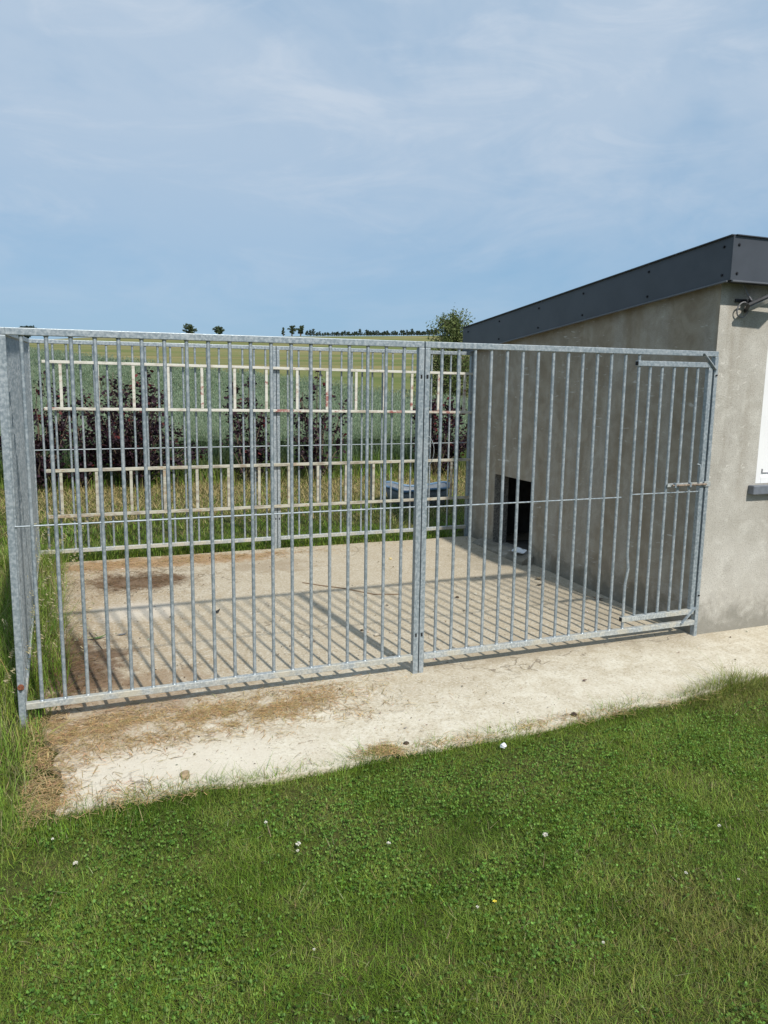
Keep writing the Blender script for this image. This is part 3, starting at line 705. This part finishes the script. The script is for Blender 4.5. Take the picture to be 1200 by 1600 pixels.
# ------------------------------------------------------------------ rough grass along the left side
def rough(n, x0, x1, y0, y1, hfun, keep=None, wm=(.003, .006), dry=.15, dens=None, green=None):
    x, y = scatter(n, x0, x1, y0, y1)
    if keep is not None: k = keep(x, y); x, y = x[k], y[k]
    nn = len(x); h = hfun(x, y)*rng.uniform(.5, 1.15, nn); c = grass_cols(x, y, dry, 3)
    if green is not None: c = c*.4+np.array(green)*.6*rng.uniform(.6, 1.4, (nn, 1))
    return blades(np.stack([x, y, zground(x, y)-.01], 1), h, rng.uniform(*wm, nn), rng.uniform(0, 6.28, nn), rng.normal(.12, .16, nn), rng.uniform(.1, 1.0, nn), c, seg=3)
def hl(x, y):
    side = np.exp(-((x-.05)/.22)**2); return (.45+.55*np.clip((y+1.1)/.9, 0, 1))*(.06+.20*side*np.clip((y+.6)/1.4, .35, 1)*(.4+vnoise(x, y, .3, 91)))
pr = []
pr.append(rough(20000, -1.3, .30, -1.3, 3.9, hl, lambda x, y: (x < .06+.20*vnoise(x*0, y, .25, 95)*np.clip((y+.6)/1, .0, 1)+.12*(y < -1.0)*vnoise(x*0, y, .2, 9))))
pr.append(rough(9000, -4, -1.0, -1.2, 6, lambda x, y: .07+.08*vnoise(x, y, .5, 3), wm=(.005, .009)))
pr.append(rough(2600, -.25, .24, .4, 3.7, lambda x, y: .20+.18*vnoise(x, y, .3, 96), wm=(.0025, .005), dry=.5))
pr.extend([rough(1100, -.05, .55, -1.12, -.88, lambda x, y: .085+0*x, wm=(.002, .004), dry=.35),
           rough(1500, -.12, .22, -1.1, .0, lambda x, y: .10+.06*vnoise(x, y, .2, 8), lambda x, y: x < .16*vnoise(x*0, y, .17, 12)+.02, wm=(.0022, .004), dry=.35)])
tag(plant_obj('rough_grass', pr, PLANT), 'unmown tall grass growing through the left side of the run', 'grass', kind='stuff')
# seed heads on long drooping stalks
x, y = scatter(85, -.18, .20, .0, 3.6); nn = len(x); h = rng.uniform(.38, .72, nn)*np.clip(.6+y/4, .6, 1.); az = rng.normal(-.2, 1.0, nn)
P = np.stack([x, y, zground(x, y)], 1); cst = jit(np.tile((.30, .27, .14), (nn, 1)), .15)
seedp = [blades(P, h, np.full(nn, .0022), az, np.full(nn, .12), rng.uniform(.25, .6, nn), cst, seg=4)]
for q in range(16):
    t = rng.uniform(.72, 1.0, nn); b_ = .42; d = np.stack([np.cos(az), np.sin(az), 0*az], 1)
    c = P + d*((.12*t+b_*t*t)*h)[:, None]+np.array([0, 0, 1])*(h*(t-.35*b_*t*t*b_))[:, None] + rng.normal(0, .006, (nn, 3))
    a2 = rng.uniform(0, 6.28, nn); U = np.stack([np.cos(a2)*.4+d[:, 0], np.sin(a2)*.4+d[:, 1], -rng.random(nn)*.8], 1)*.010; Vv = np.cross(U, rng.normal(0, 1, (nn, 3))); Vv *= .0028/(np.linalg.norm(Vv, axis=1, keepdims=True)+1e-9)
    seedp.append(polys(c, U, Vv, [(-1, 0), (0, -1), (1, 0), (0, 1)], jit(np.tile((.42, .37, .22), (nn, 1)), .15)))
tag(plant_obj('grass_seed_heads', seedp, DRY), 'pale drooping seed heads among the tall grass at the left', 'grass', kind='stuff')

# ------------------------------------------------------------------ grass strip behind the run
pb = []
def cb(x, y):
    hay = np.clip((vnoise(x, y, .7, 101)-.40)*4, 0, 1)*np.clip((y-4.6)/.8, 0, 1); hay = np.clip(hay+.95*np.exp(-((y-6.9)/.9)**2), 0, 1); return hay
def backgrass(n, x0, x1, y0, y1, w):
    x, y = scatter(n, x0, x1, y0, y1); k = ~((x > 4.3) & (y < 3.75)); x, y = x[k], y[k]; nn = len(x); hay = cb(x, y)
    near = np.exp(-((y-3.6)/.22)**2); h = (.05+.06*vnoise(x, y, .4, 7)+.10*near*(x < 4.2)*(vnoise(x, y, .5, 8)+.2)) * rng.uniform(.6, 1.2, nn)
    c = grass_cols(x, y, .2, 5); d = rng.random(nn) < hay*.75; c[d] = np.array((.50, .40, .19))*rng.uniform(.55, 1.15, (d.sum(), 1))
    lean = np.where(d, rng.normal(.9, .9, nn), rng.normal(.2, .3, nn))
    return blades(np.stack([x, y, zground(x, y)-.01], 1), h, rng.uniform(.6, 1.3, nn)*w, rng.uniform(0, 6.28, nn), lean, rng.uniform(.2, .9, nn), c)
pb.append(backgrass(70000, -1.5, 8.5, 3.44, 9.3, .008))
pb.append(backgrass(14000, -.4, 4.3, 3.42, 4.2, .005))
tag(plant_obj('meadow_grass', pb, PLANT), 'green and hay coloured grass strip between the run and the crop', 'grass', kind='stuff')

# ------------------------------------------------------------------ straw on the slab
def straw(n, cx, cy, sx_, sy_, ang=0, L0=(.02, .07), col=(.48, .345, .175)):
    t1 = rng.normal(0, 1, n); t2 = rng.normal(0, 1, n); x = cx+t1*sx_*math.cos(ang)-t2*sy_*math.sin(ang); y = cy+t1*sx_*math.sin(ang)+t2*sy_*math.cos(ang)
    k = (x > .03) & (y > -1.0) & (y < 3.4) & (vnoise(x, y, .14, 111)+rng.normal(0, .12, n) > .40); x, y = x[k], y[k]; nn = len(x); a = rng.vonmises(.2, .7, nn)
    L_ = rng.uniform(*L0, nn); U = np.stack([np.cos(a), np.sin(a), rng.normal(0, .06, nn)], 1)*(L_/2)[:, None]
    w = rng.uniform(.0006, .0013, nn); Vv = np.stack([-np.sin(a), np.cos(a), 0*a], 1)*w[:, None]; bend = rng.normal(0, .12, nn)
    P0 = np.stack([x, y, zplane(x, y)+rng.uniform(.003, .012, nn)], 1)
    return polys(P0, U, Vv, [(-1, -1, .0), (0, -1.0, .05), (1, -1, 0), (1, 1, 0), (0, 1.0, .05), (-1, 1, 0)], jit(np.tile(col, (nn, 1)), .25))
sp_ = [straw(5200, .70, -.24, .42, .13, -.05), straw(3600, 1.25, -.20, .32, .09, .15), straw(3000, .12, -.45, .09, .34), straw(900, .30, -.90, .25, .07), straw(2600, .25, -.25, .22, .14),
       straw(700, 1.66, -.88, .08, .035), straw(3600, 1.2, 3.2, 1.0, .11), straw(2600, .78, 2.6, .30, .20, col=(.20, .125, .065)), straw(2600, .22, .7, .13, .45, col=(.22, .14, .075)),
       straw(1500, 1.2, .3, 1.0, .8, L0=(.008, .03), col=(.34, .24, .12)), straw(500, 2.2, -.9, .45, .035), straw(450, 3.0, -.88, .35, .035), straw(260, 1.75, -.42, .2, .06), straw(700, 3.2, -.2, 1.0, .4, L0=(.006, .02), col=(.30, .22, .12)),
       straw(900, 2.2, 1.8, 1.2, 1.0, L0=(.006, .022), col=(.22, .15, .09))]
n_ = 5200; x, y = rng.uniform(.15, 5.2, n_), rng.uniform(-.9, 3.35, n_); k = (vnoise(x, y, .5, 141)+rng.normal(0, .1, n_) > .48) & ~((x > 4.35) & (y > -.02)); x, y = x[k], y[k]; nn = len(x)
r_ = rng.exponential(.0016, nn)+.0010; a = rng.uniform(0, 6.28, nn); U = np.stack([np.cos(a), np.sin(a), rng.normal(0, .3, nn)], 1)*r_[:, None]; Vv = np.stack([-np.sin(a), np.cos(a), rng.normal(0, .3, nn)], 1)*(r_*.7)[:, None]
cc = np.where(rng.random((nn, 1)) < .65, np.array([[.13, .09, .055]]), np.array([[.55, .50, .40]]))
tag(plant_obj('loose_grit', [polys(np.stack([x, y, zplane(x, y)+.002+r_*.6], 1), U, Vv, [(-1, -.6), (0, -1), (1, -.5), (.9, .7), (-.1, 1), (-1, .6)], jit(cc, .3))], DRY), 'loose grit and crumbs of dirt strewn over the concrete slab', 'grit', kind='stuff')
tag(plant_obj('straw', sp_, DRY), 'scattered yellow straw lying on the concrete at the left of the run', 'straw', kind='stuff')

# ------------------------------------------------------------------ crop field
def crop_far(x, y):      # signed: inside the crop?
    px, py = x-CAMX, y-CAMY
    # boundary line through (-2.6,95) and (14,26.5) in camera-relative coords
    return ((px+2.6)*(-68.5) - (py-95)*16.6) > 0
def in_crop(x, y): return (y > 8.75) & crop_far(x, y)
CG1 = (.085, .135, .055); CG2 = (.165, .225, .135); CP = (.30, .36, .245)
pc = []
def crop(n, d0, d1, w, top_only=False, hh=.72):
    u = rng.random(n); d = np.sqrt(d0*d0+(d1*d1-d0*d0)*u); a = rng.uniform(R(-6), R(34), n)
    x = CAMX+d*np.sin(a); y = CAMY+d*np.cos(a); k = in_crop(x, y) & ~((x > 4.2) & (y < 3.8)); x, y = x[k], y[k]; nn = len(x)
    h = hh*rng.uniform(.85, 1.1, nn)*(.93+.14*vnoise(x, y, 1.2, 121)); z = zground(x, y); base = h*.45 if top_only else 0*h
    P = np.stack([x, y, z+base], 1); hv = h-base
    tone = vnoise(x, y, 2.5, 122); c0 = jit(colmix(CG1, CG2, rng.random(nn)*.7+.3*tone), .15)
    az = rng.uniform(0, 6.28, nn)
    out_ = [blades(P, hv, w*rng.uniform(.5, .9, nn), az, rng.normal(.04, .05, nn), rng.uniform(0, .15, nn), c0, seg=2)]
    out_.append(blades(P+np.array([0, 0, 1])*(hv*rng.uniform(.0, .5, nn))[:, None], hv*.5, w*rng.uniform(1., 1.9, nn), az+1.3+rng.normal(0, .5, nn), rng.uniform(.3, .6, nn), rng.uniform(.3, 1.1, nn), c0*.95, seg=2))
    # nodding panicle: pale spikelets spread round the top
    d_ = np.stack([np.cos(az), np.sin(az), 0*az], 1)
    for q in range(4):
        cpos = P + np.array([0, 0, 1])*(hv*rng.uniform(.80, 1.02, nn))[:, None] + d_*(.03+.05*rng.random(nn))[:, None]*rng.choice([-1, 1], nn)[:, None] + rng.normal(0, .012, (nn, 3))
        U = np.stack([rng.normal(0, .25, nn), rng.normal(0, .25, nn), -np.ones(nn)], 1)*(w*2.2); Vv = np.cross(U, rng.normal(0, 1, (nn, 3))); Vv *= (w*.62)/(np.linalg.norm(Vv, axis=1, keepdims=True)+1e-9)
        out_.append(polys(cpos, U, Vv, [(-1, 0), (0, -1), (1, 0), (0, 1)], jit(colmix(CG2, CP, rng.random(nn)), .12)))
    return out_
pc += crop(16000, 12.5, 17.5, .0085); pc += crop(15000, 17, 26, .013, True); pc += crop(15000, 25, 45, .020, True); pc += crop(16000, 44, 110, .034, True)
# canopy mass below the ears
nx, ny = 60, 90
dd = np.geomspace(13.8, 125, ny); aa = np.linspace(R(-7), R(35), nx)
D_, A_ = np.meshgrid(dd, aa, indexing='ij'); Xc = CAMX+D_*np.sin(A_); Yc = CAMY+D_*np.cos(A_)
ins = (Yc > 9.35) & crop_far(Xc, Yc)
Zc = zground(Xc, Yc)+.50+.06*(rng.random(Xc.shape)-.5); V = np.stack([Xc, Yc, Zc], -1).reshape(-1, 3); L_ = []
for i in range(ny-1):
    for j in range(nx-1):
        if ins[i, j] and ins[i+1, j] and ins[i, j+1] and ins[i+1, j+1]: L_ += [i*nx+j, i*nx+j+1, (i+1)*nx+j+1, (i+1)*nx+j]
pc.append((V, np.array(L_), np.full(len(L_)//4, 4), jit(np.tile((.10, .14, .06), (len(V), 1)), .2)))
tag(plant_obj('oat_crop', pc, PLANT), 'blue green field of ripening oats beyond the grass strip', 'crop', kind='stuff')
# tall weeds and long grass at the field edge
pe = [rough(9000, -1.5, 9.5, 8.2, 9.0, lambda x, y: .30+.28*vnoise(x, y, .5, 131), wm=(.006, .012), dry=.2, green=(.055, .105, .03)),
      rough(3000, -1.5, 9.5, 7.6, 8.5, lambda x, y: .20+.2*vnoise(x, y, .5, 132), wm=(.006, .012), dry=.5)]
tag(plant_obj('field_edge_grass', pe, PLANT), 'long grass along the front edge of the oat field', 'grass', kind='stuff')

# ------------------------------------------------------------------ purple shrubs
def shrub(x0, y0, h, w, n, label, seed, lean=0):
    r_ = np.random.default_rng(seed); zb = float(zground(x0, y0))
    root = empty('purple_shrub', (x0, y0, zb), label, 'shrub', 'purple leaved shrubs along the field edge')
    st = MB(); Ps = []; Ds = []
    nb = max(12, int(n/130))
    for b in range(nb):
        a = r_.uniform(0, 6.28); sp = r_.uniform(.12, 1.0); hh = h*r_.choice([.45, .6, .75, .9, 1.0, 1.05])*(1-.25*sp*sp); L_ = 7
        pts = []
        for i in range(L_+1):
            t = i/L_; rr_ = (w/2)*sp*(t**.75)*(1 if t < .85 else 1.04); pts.append((math.cos(a)*rr_+lean*t+r_.normal(0, .025)*t, math.sin(a)*rr_*.8+r_.normal(0, .025)*t, hh*t*(1-.1*sp*t)))
        st.tube(pts, [.012*(1-.8*i/L_)+.002 for i in range(L_+1)], 5, False)
        pts = np.array(pts); per = int(n/nb)
        tt = .10+.90*r_.random(per)**.75; seg = np.clip(tt*L_, 0, L_-1e-4); i0 = seg.astype(int); f_ = (seg-i0)[:, None]
        c = pts[i0]*(1-f_)+pts[i0+1]*f_; Ps.append(c + r_.normal(0, 1, (per, 3))*np.array([.075, .075, .055])*(1.25-.65*tt[:, None]))
    st.build('stem', BARK, root)
    P = np.concatenate(Ps); P[:, 2] = np.maximum(P[:, 2], .03); nn = len(P)
    gap = vnoise(P[:, 0]*1.0+P[:, 1]*.6+seed, P[:, 2], .17, seed) > .42; P = P[gap]; nn = len(P)
    U = r_.normal(0, 1, (nn, 3))*np.array([1, 1, .55]); U /= np.linalg.norm(U, axis=1, keepdims=True); s_ = r_.uniform(.020, .040, nn); Vv = np.cross(U, r_.normal(0, 1, (nn, 3))+np.array([0, 0, .8])); Vv /= np.linalg.norm(Vv, axis=1, keepdims=True)
    U = U*s_[:, None]; Vv = Vv*(s_*.72)[:, None]
    tip = np.clip(P[:, 2]/h, 0, 1)**2; t = r_.random(nn); c = colmix((.016, .009, .014), (.045, .022, .032), t); red = r_.random(nn) < .02+.20*tip; c[red] = np.array((.12, .026, .026))*r_.uniform(.5, 1.2, (red.sum(), 1))
    c = np.clip(c*(1+r_.normal(0, .2, (nn, 1))), .004, 1)
    V, L_, T_, C_ = polys(P, U, Vv, [(-1, 0, 0), (-.45, -.75, .12), (.35, -.72, .12), (1, 0, -.12), (.35, .72, .12), (-.45, .75, .12)], c)
    link('foliage', np_mesh('foliage', V, L_, T_, PURPLE, C_), root); return root
shrub(-.05, 7.9, 1.59, 1.265, 4370, 'purple shrub seen at the left edge beside the corner post', 201)
shrub(1.22, 7.95, 1.76, 2.02, 7429, 'widest and densest purple shrub, left of centre behind the ladders', 202)
shrub(2.95, 8.05, 1.643, 0.88, 1852, 'thin purple shrub behind the middle back post', 203)
shrub(4.02, 7.9, 1.717, 1.08, 1596, 'sparse purple shrub with upright shoots, right of the middle back post', 204)
shrub(6.15, 8.0, 1.293, 1.26, 4199, 'round purple shrub beside the shed, under the green tree', 205)
shrub(.55, 8.0, 1.007, 0.79, 1064, 'short purple shrub between the two leftmost bushes', 206)

# ------------------------------------------------------------------ green tree behind the shed, distant trees
def tree(name, x0, y0, h, w, n, leaf, label, cat, cols, conic=.6, group=None, seed=1, trunk=.06, zlow=.12, sink=0.):
    r_ = np.random.default_rng(seed); root = empty(name, (x0, y0, float(zground(x0, y0))-sink), label, cat, group)
    st = MB(); st.tube([(0, 0, -.2), (.02*h, 0, h*.3), (0, .01*h, h*.6), (.01*h, 0, h*.97)], [trunk, trunk*.8, trunk*.5, trunk*.12], 7)
    Ps = []; nb = max(14, int(n/70))
    for b in range(nb):
        t0 = zlow+(.93-zlow)*(b+r_.random())/nb; a = b*2.4+r_.normal(0, .3)
        if conic > 0: wr = w/2*(1-t0)**conic*(1.1 if t0 > .25 else .8+1.2*t0)
        else: wr = w/2*math.sqrt(max(.05, 1-((t0-.58)/.48)**2))
        L_ = wr*r_.uniform(.65, 1.25); rise = h*.10*r_.uniform(.3, 1.6)
        p0 = np.array([0, 0, h*t0]); p1 = np.array([math.cos(a)*L_, math.sin(a)*L_, h*t0+rise]); mid = (p0+p1)/2+np.array([0, 0, -rise*.15])
        st.tube([p0, mid, p1], [trunk*.25*(1-t0)+.004*h, trunk*.15*(1-t0)+.003*h, .0012*h], 4, False)
        per = int(n/nb); tt = r_.random(per)**.7; c = p0*(1-tt[:, None])+p1*tt[:, None]
        Ps.append(c+r_.normal(0, 1, (per, 3))*np.array([.05, .05, .045])*w*.85)
    st.build('trunk', BARK, root)
    P = np.concatenate(Ps); top = r_.normal(0, 1, (int(n*.04), 3))*np.array([.02*w, .02*w, .06*h])+np.array([0, 0, h*.94]); P = np.concatenate([P, top]); nn = len(P)
    U = r_.normal(0, 1, (nn, 3)); U /= np.linalg.norm(U, axis=1, keepdims=True); Vv = np.cross(U, r_.normal(0, 1, (nn, 3))); Vv /= np.linalg.norm(Vv, axis=1, keepdims=True)
    s_ = leaf*r_.uniform(.6, 1.2, nn); cl = np.clip(vnoise(P[:, 0]+P[:, 1]*.7, P[:, 2], w*.16, seed)*1.6-.3, 0, 1)
    c = colmix(cols[0], cols[1], np.clip(cl+r_.normal(0, .2, nn), 0, 1)); c = np.clip(c*(1+r_.normal(0, .15, (nn, 1))), .005, 1)
    V, L_, T_, C_ = polys(P, U*s_[:, None], Vv*(s_*.5)[:, None], [(-1, 0), (-.2, -.9), (1, 0), (-.2, .9)], c)
    link('crown', np_mesh('crown', V, L_, T_, PLANT, C_), root); return root
az = R(26.6); dT = 31.0
tree('young_tree', CAMX+dT*math.sin(az), CAMY+dT*math.cos(az), 3.55, 2.9, 11500, .055, 'olive green young tree standing in the field behind the shed roof edge', 'tree', ((.065, .095, .028), (.18, .215, .075)), .5, None, 11, .07, .05)
def polar(azd, d): return CAMX+d*math.sin(R(azd)), CAMY+d*math.cos(R(azd))
x, y = polar(8.43, 318); tree('field_tree', x, y, 4.3, 4.6, 1300, .38, 'round dark tree on the skyline, left of the two near the centre', 'tree', ((.055, .08, .045), (.11, .145, .075)), 0, 'lone trees on the skyline', 21, .3, .25)
x, y = polar(10.35, 318); tree('field_tree', x, y, 3.6, 4.0, 1100, .38, 'slightly smaller round tree on the skyline, right of the first one', 'tree', ((.055, .08, .045), (.11, .145, .075)), 0, 'lone trees on the skyline', 22, .3, .25)
x, y = polar(15.35, 318); tree('field_tree', x, y, 3.5, 2.9, 800, .4, 'left tree of the close pair on the skyline', 'tree', ((.055, .08, .045), (.11, .145, .075)), 0, 'lone trees on the skyline', 23, .3, .2)
x, y = polar(15.95, 318); tree('field_tree', x, y, 3.5, 2.9, 800, .4, 'right tree of the close pair on the skyline', 'tree', ((.055, .08, .045), (.11, .145, .075)), 0, 'lone trees on the skyline', 24, .3, .2)
x, y = polar(14.75, 318); tree('field_tree', x, y, 2.9, 1.6, 500, .3, 'small pointed tree just left of the close pair on the skyline', 'tree', ((.055, .08, .045), (.11, .145, .075)), .6, 'lone trees on the skyline', 25, .2, .1)
x, y = polar(-1.85, 330); tree('field_tree', x, y, 4.2, 7.0, 1800, .5, 'broad tree tinted bluish for haze, low on the skyline above the left end of the run', 'tree', ((.025, .045, .04), (.05, .08, .07)), 0, 'lone trees on the skyline', 26, .3, .1, sink=-1.0)  # blue of distance haze painted into the leaf colours
protos = []
lab = 'small young conifer in the row along the top of the hill'
for v in range(3):
    x, y = polar(16.4+v*.22, 317); protos.append(tree('young_conifer', x, y, 1.75+.3*v, 1.7+.25*v, 380, .24, lab, 'tree', ((.05, .075, .05), (.085, .115, .07)), .6, 'young conifers along the hill top', 31+v, .1, .05))  # leaf greens lightened, painting distance haze into the far row
a_ = 17.05; i = 0
while a_ < 25.6:
    src = protos[random.randrange(3)]; c = copy_tree(src); x, y = polar(a_, 317+random.uniform(-2, 2)); c.location = (x, y, float(zground(x, y))-.1)
    s_ = random.uniform(.40, .9)*(1.0+.02*(a_-17)); c.scale = (s_, s_, s_*random.uniform(.85, 1.1)); c.rotation_euler = (0, 0, random.uniform(0, 6.28))
    a_ += random.uniform(.05, .16); i += 1

# ------------------------------------------------------------------ small things on the slab and the lawn
def lump(name, x, y, r_, mat, label, cat, flat=.5, seed=0, group=None, lawn=False, elong=1.0):
    bm = bmesh.new(); bmesh.ops.create_icosphere(bm, subdivisions=2, radius=1); q = random.Random(seed)
    for v in bm.verts:
        k = 1+q.uniform(-.18, .18); v.co = Vector((v.co.x*r_*k*elong, v.co.y*r_*k, v.co.z*r_*k*flat))
    me = bpy.data.meshes.new(name); bm.to_mesh(me); bm.free(); me.materials.append(mat)
    z = float(zground(x, y))+.035 if lawn else zplane(x, y)+r_*flat*.7
    o = link(name, me, None, (x, y, z), (0, 0, seed*1.3)); return tag(o, label, cat, group)
DUNG = m_simple('dark_brown_clod', (.06, .04, .025), .9, 0, .4, 80); STONE = m_simple('pale_stone', (.42, .37, .29), .9, 0, .25, 60)
lump('pebble', 2.241, .70, .020, STONE, 'rounded tan stone on the concrete left of the middle front post', 'stone', .5, 3, elong=1.4)
lump('pebble', 2.36, .715, .014, STONE, 'smaller pale stone just left of the middle front post', 'stone', .5, 4)
lump('pebble', 3.159, 2.68, .016, m_simple('yellow_stone', (.6, .5, .25), .8), 'little yellowish stone near the back of the slab', 'stone', .7, 5)
lump('pebble', .72, -.80, .024, m_simple('brown_stone', (.30, .22, .13), .9, 0, .3, 40), 'flat brown stone at the lawn edge, front left', 'stone', .45, 6, elong=1.6)
lump('clod', 2.18, .825, .012, DUNG, 'small dark clod beside the rounded tan stone', 'clod', .5, 7)
lump('clod', 3.20, 1.34, .016, DUNG, 'dark clod on the right half of the slab', 'clod', .5, 8)
lump('clod', 1.80, -.845, .015, DUNG, 'dark clod by the lawn edge near a tuft of dry grass', 'clod', .5, 9)
lump('clod', 2.80, -.845, .017, DUNG, 'small dark lump poking from the lawn edge on the right', 'clod', .7, 10)  # small dark lump where turf meets slab
def leaf_obj(name, x, y, L_, w, col, label, cat, rot=0, curl=.3, z=None):
    m = MB(); n_ = 6; vs = []; fs = []
    for i in range(n_+1):
        t = i/n_; ww = w*math.sin(math.pi*min(.97, max(.06, t)))/2; zz = curl*L_*(t-.5)**2*2+.002
        vs += [((t-.5)*L_, -ww, zz+.25*ww), ((t-.5)*L_, 0, zz), ((t-.5)*L_, ww, zz+.3*ww)]
    for i in range(n_):
        a = i*3; fs += [(a, a+3, a+4, a+1), (a+1, a+4, a+5, a+2)]
    m.add(vs, fs, True); o = m.build(name, m_simple(name+'_skin', col, .7, 0, .3, 90), None, (x, y, (zplane(x, y)+.003) if z is None else z)); o.rotation_euler = (0, 0, rot)
    return tag(o, label, cat)
leaf_obj('dead_leaf', 1.279, 1.53, .065, .045, (.02, .017, .014), 'curled black leaf on the left half of the slab', 'leaf', .3, .8)
leaf_obj('dead_leaf', .584, 1.24, .075, .028, (.16, .16, .16), 'grey scrap of leaf near the tall grass', 'leaf', .1, .3)
leaf_obj('dead_leaf', .95, 1.53, .05, .02, (.10, .06, .03), 'small brown leaf left of the black one', 'leaf', .9, .4)
leaf_obj('dead_leaf', 4.15, 1.62, .07, .05, (.34, .27, .17), 'tan leaf on the slab in the shade of the shed wall', 'leaf', .4, .5)
leaf_obj('dead_leaf', 4.28, .93, .10, .05, (.09, .06, .04), 'dark brown leaf against the foot of the shed wall', 'leaf', 2.4, .5)
leaf_obj('dead_leaf', 4.05, 1.45, .06, .03, (.05, .04, .03), 'thin dark leaf beside the tan one', 'leaf', .2, .3)
leaf_obj('dandelion_leaf', .42, 1.21, .15, .035, (.07, .13, .03), 'green jagged weed leaf reaching onto the slab from the left', 'leaf', .1, .4)
def twig(pts, r_, label, mat=BARK):
    m = MB(); m.tube([(x, y, zplane(x, y)+dz) for x, y, dz in pts], r_, 6); return tag(m.build('twig', mat), label, 'twig')
twig([(.38, 1.35, .01), (.42, 1.12, .012), (.45, .98, .006)], .003, 'thin dark twig beside the weed leaf')
twig([(2.12, 2.13, .004), (2.26, 1.98, .005), (2.40, 1.86, .004), (2.58, 1.62, .005), (2.78, 1.56, .004)], .005, 'crack across the middle of the slab, added as a thin crooked tube', m_simple('crack_line', (.20, .14, .09), .9))  # stands in for a slab crack, added as a raised tube
# crumpled paper on the ledge
q = random.Random(5); bm = bmesh.new(); bmesh.ops.create_grid(bm, x_segments=7, y_segments=6, size=.5)
for v in bm.verts: v.co = Vector((v.co.x*.10, v.co.y*.15, abs(v.co.x)*.05+q.uniform(0, .010)))
me = bpy.data.meshes.new('paper'); bm.to_mesh(me); bm.free(); me.materials.append(m_simple('white_paper', (.72, .72, .72), .7, 0, .08, 60))
tag(link('paper_scrap', me, None, (4.345, 2.30, .150), (R(3), R(-12), R(20))), 'crumpled white paper on the ledge under the dog opening', 'paper')
WHITE = m_simple('white_scrap', (.75, .77, .78), .7, 0, .1, 60)
lump('plastic_scrap', 2.25, -1.03, .015, WHITE, 'crumpled white scrap lying at the edge of the lawn', 'litter', 1.0, 12, lawn=True)
# clover flowers
for i, (x, y) in enumerate([(.241, -1.313), (1.059, -1.478), (1.397, -1.595), (2.02, -1.758), (.974, -1.288), (1.045, -1.52), (.16, -1.12), (2.39, -2.151), (1.55, -2.05), (2.75, -1.95), (.95, -2.05), (2.55, -2.25), (1.86, -2.35)]):
    r_ = .8*[.011, .0125, .010, .0135, .008, .008, .007, .008, .007, .009, .006, .006, .006][i]
    fl_ = empty('clover_flower', (x, y, float(zground(x, y))), 'white clover flower head in the lawn', 'flower', 'clover flowers in the lawn')
    m = MB(); m.tube([(0, 0, 0), (.003, 0, .028)], .001, 5); m.build('stem', m_simple('stem_green', (.08, .14, .03)), fl_)
    n_ = 40; qq = np.random.default_rng(i); D = qq.normal(0, 1, (n_, 3)); D[:, 2] = np.abs(D[:, 2])-.25; D /= np.linalg.norm(D, axis=1, keepdims=True); D *= np.array([1, 1, .8])
    U = D*(r_*.55); Vv = np.cross(D, qq.normal(0, 1, (n_, 3))); Vv *= (r_*.22)/np.linalg.norm(Vv, axis=1, keepdims=True)
    V, L_, T_, C_ = polys(D*r_*.55+np.array([.003, 0, .033]), U, Vv, [(-1, -1), (1, -.7), (1, .7), (-1, 1)], jit(np.tile((.70, .68, .60), (n_, 1)), .08)); link('petals', np_mesh('petals', V, L_, T_, DRY, C_), fl_)
for i, (x, y) in enumerate([(3.55, -1.70), (3.42, -1.80), (1.62, -2.05)]):
    fl_ = empty('yellow_flower', (x, y, float(zground(x, y))), 'tiny yellow flower in the lawn', 'flower', 'yellow flowers in the lawn')
    m = MB(); m.tube([(0, 0, 0), (.002, 0, .036)], .0009, 5); m.build('stem', m_simple('stem_green', (.08, .14, .03)), fl_)
    m = MB()
    for k in range(6):
        a = k*math.pi/3; c_, s_ = math.cos(a), math.sin(a); m.add([(.002, 0, .036), (.002+.006*c_-.002*s_, .006*s_+.002*c_, .039), (.002+.009*c_, .009*s_, .038), (.002+.006*c_+.002*s_, .006*s_-.002*c_, .039)], [(0, 1, 2, 3)])
    m.build('petals', m_simple('yellow_petal', (.75, .60, .05), .6), fl_)
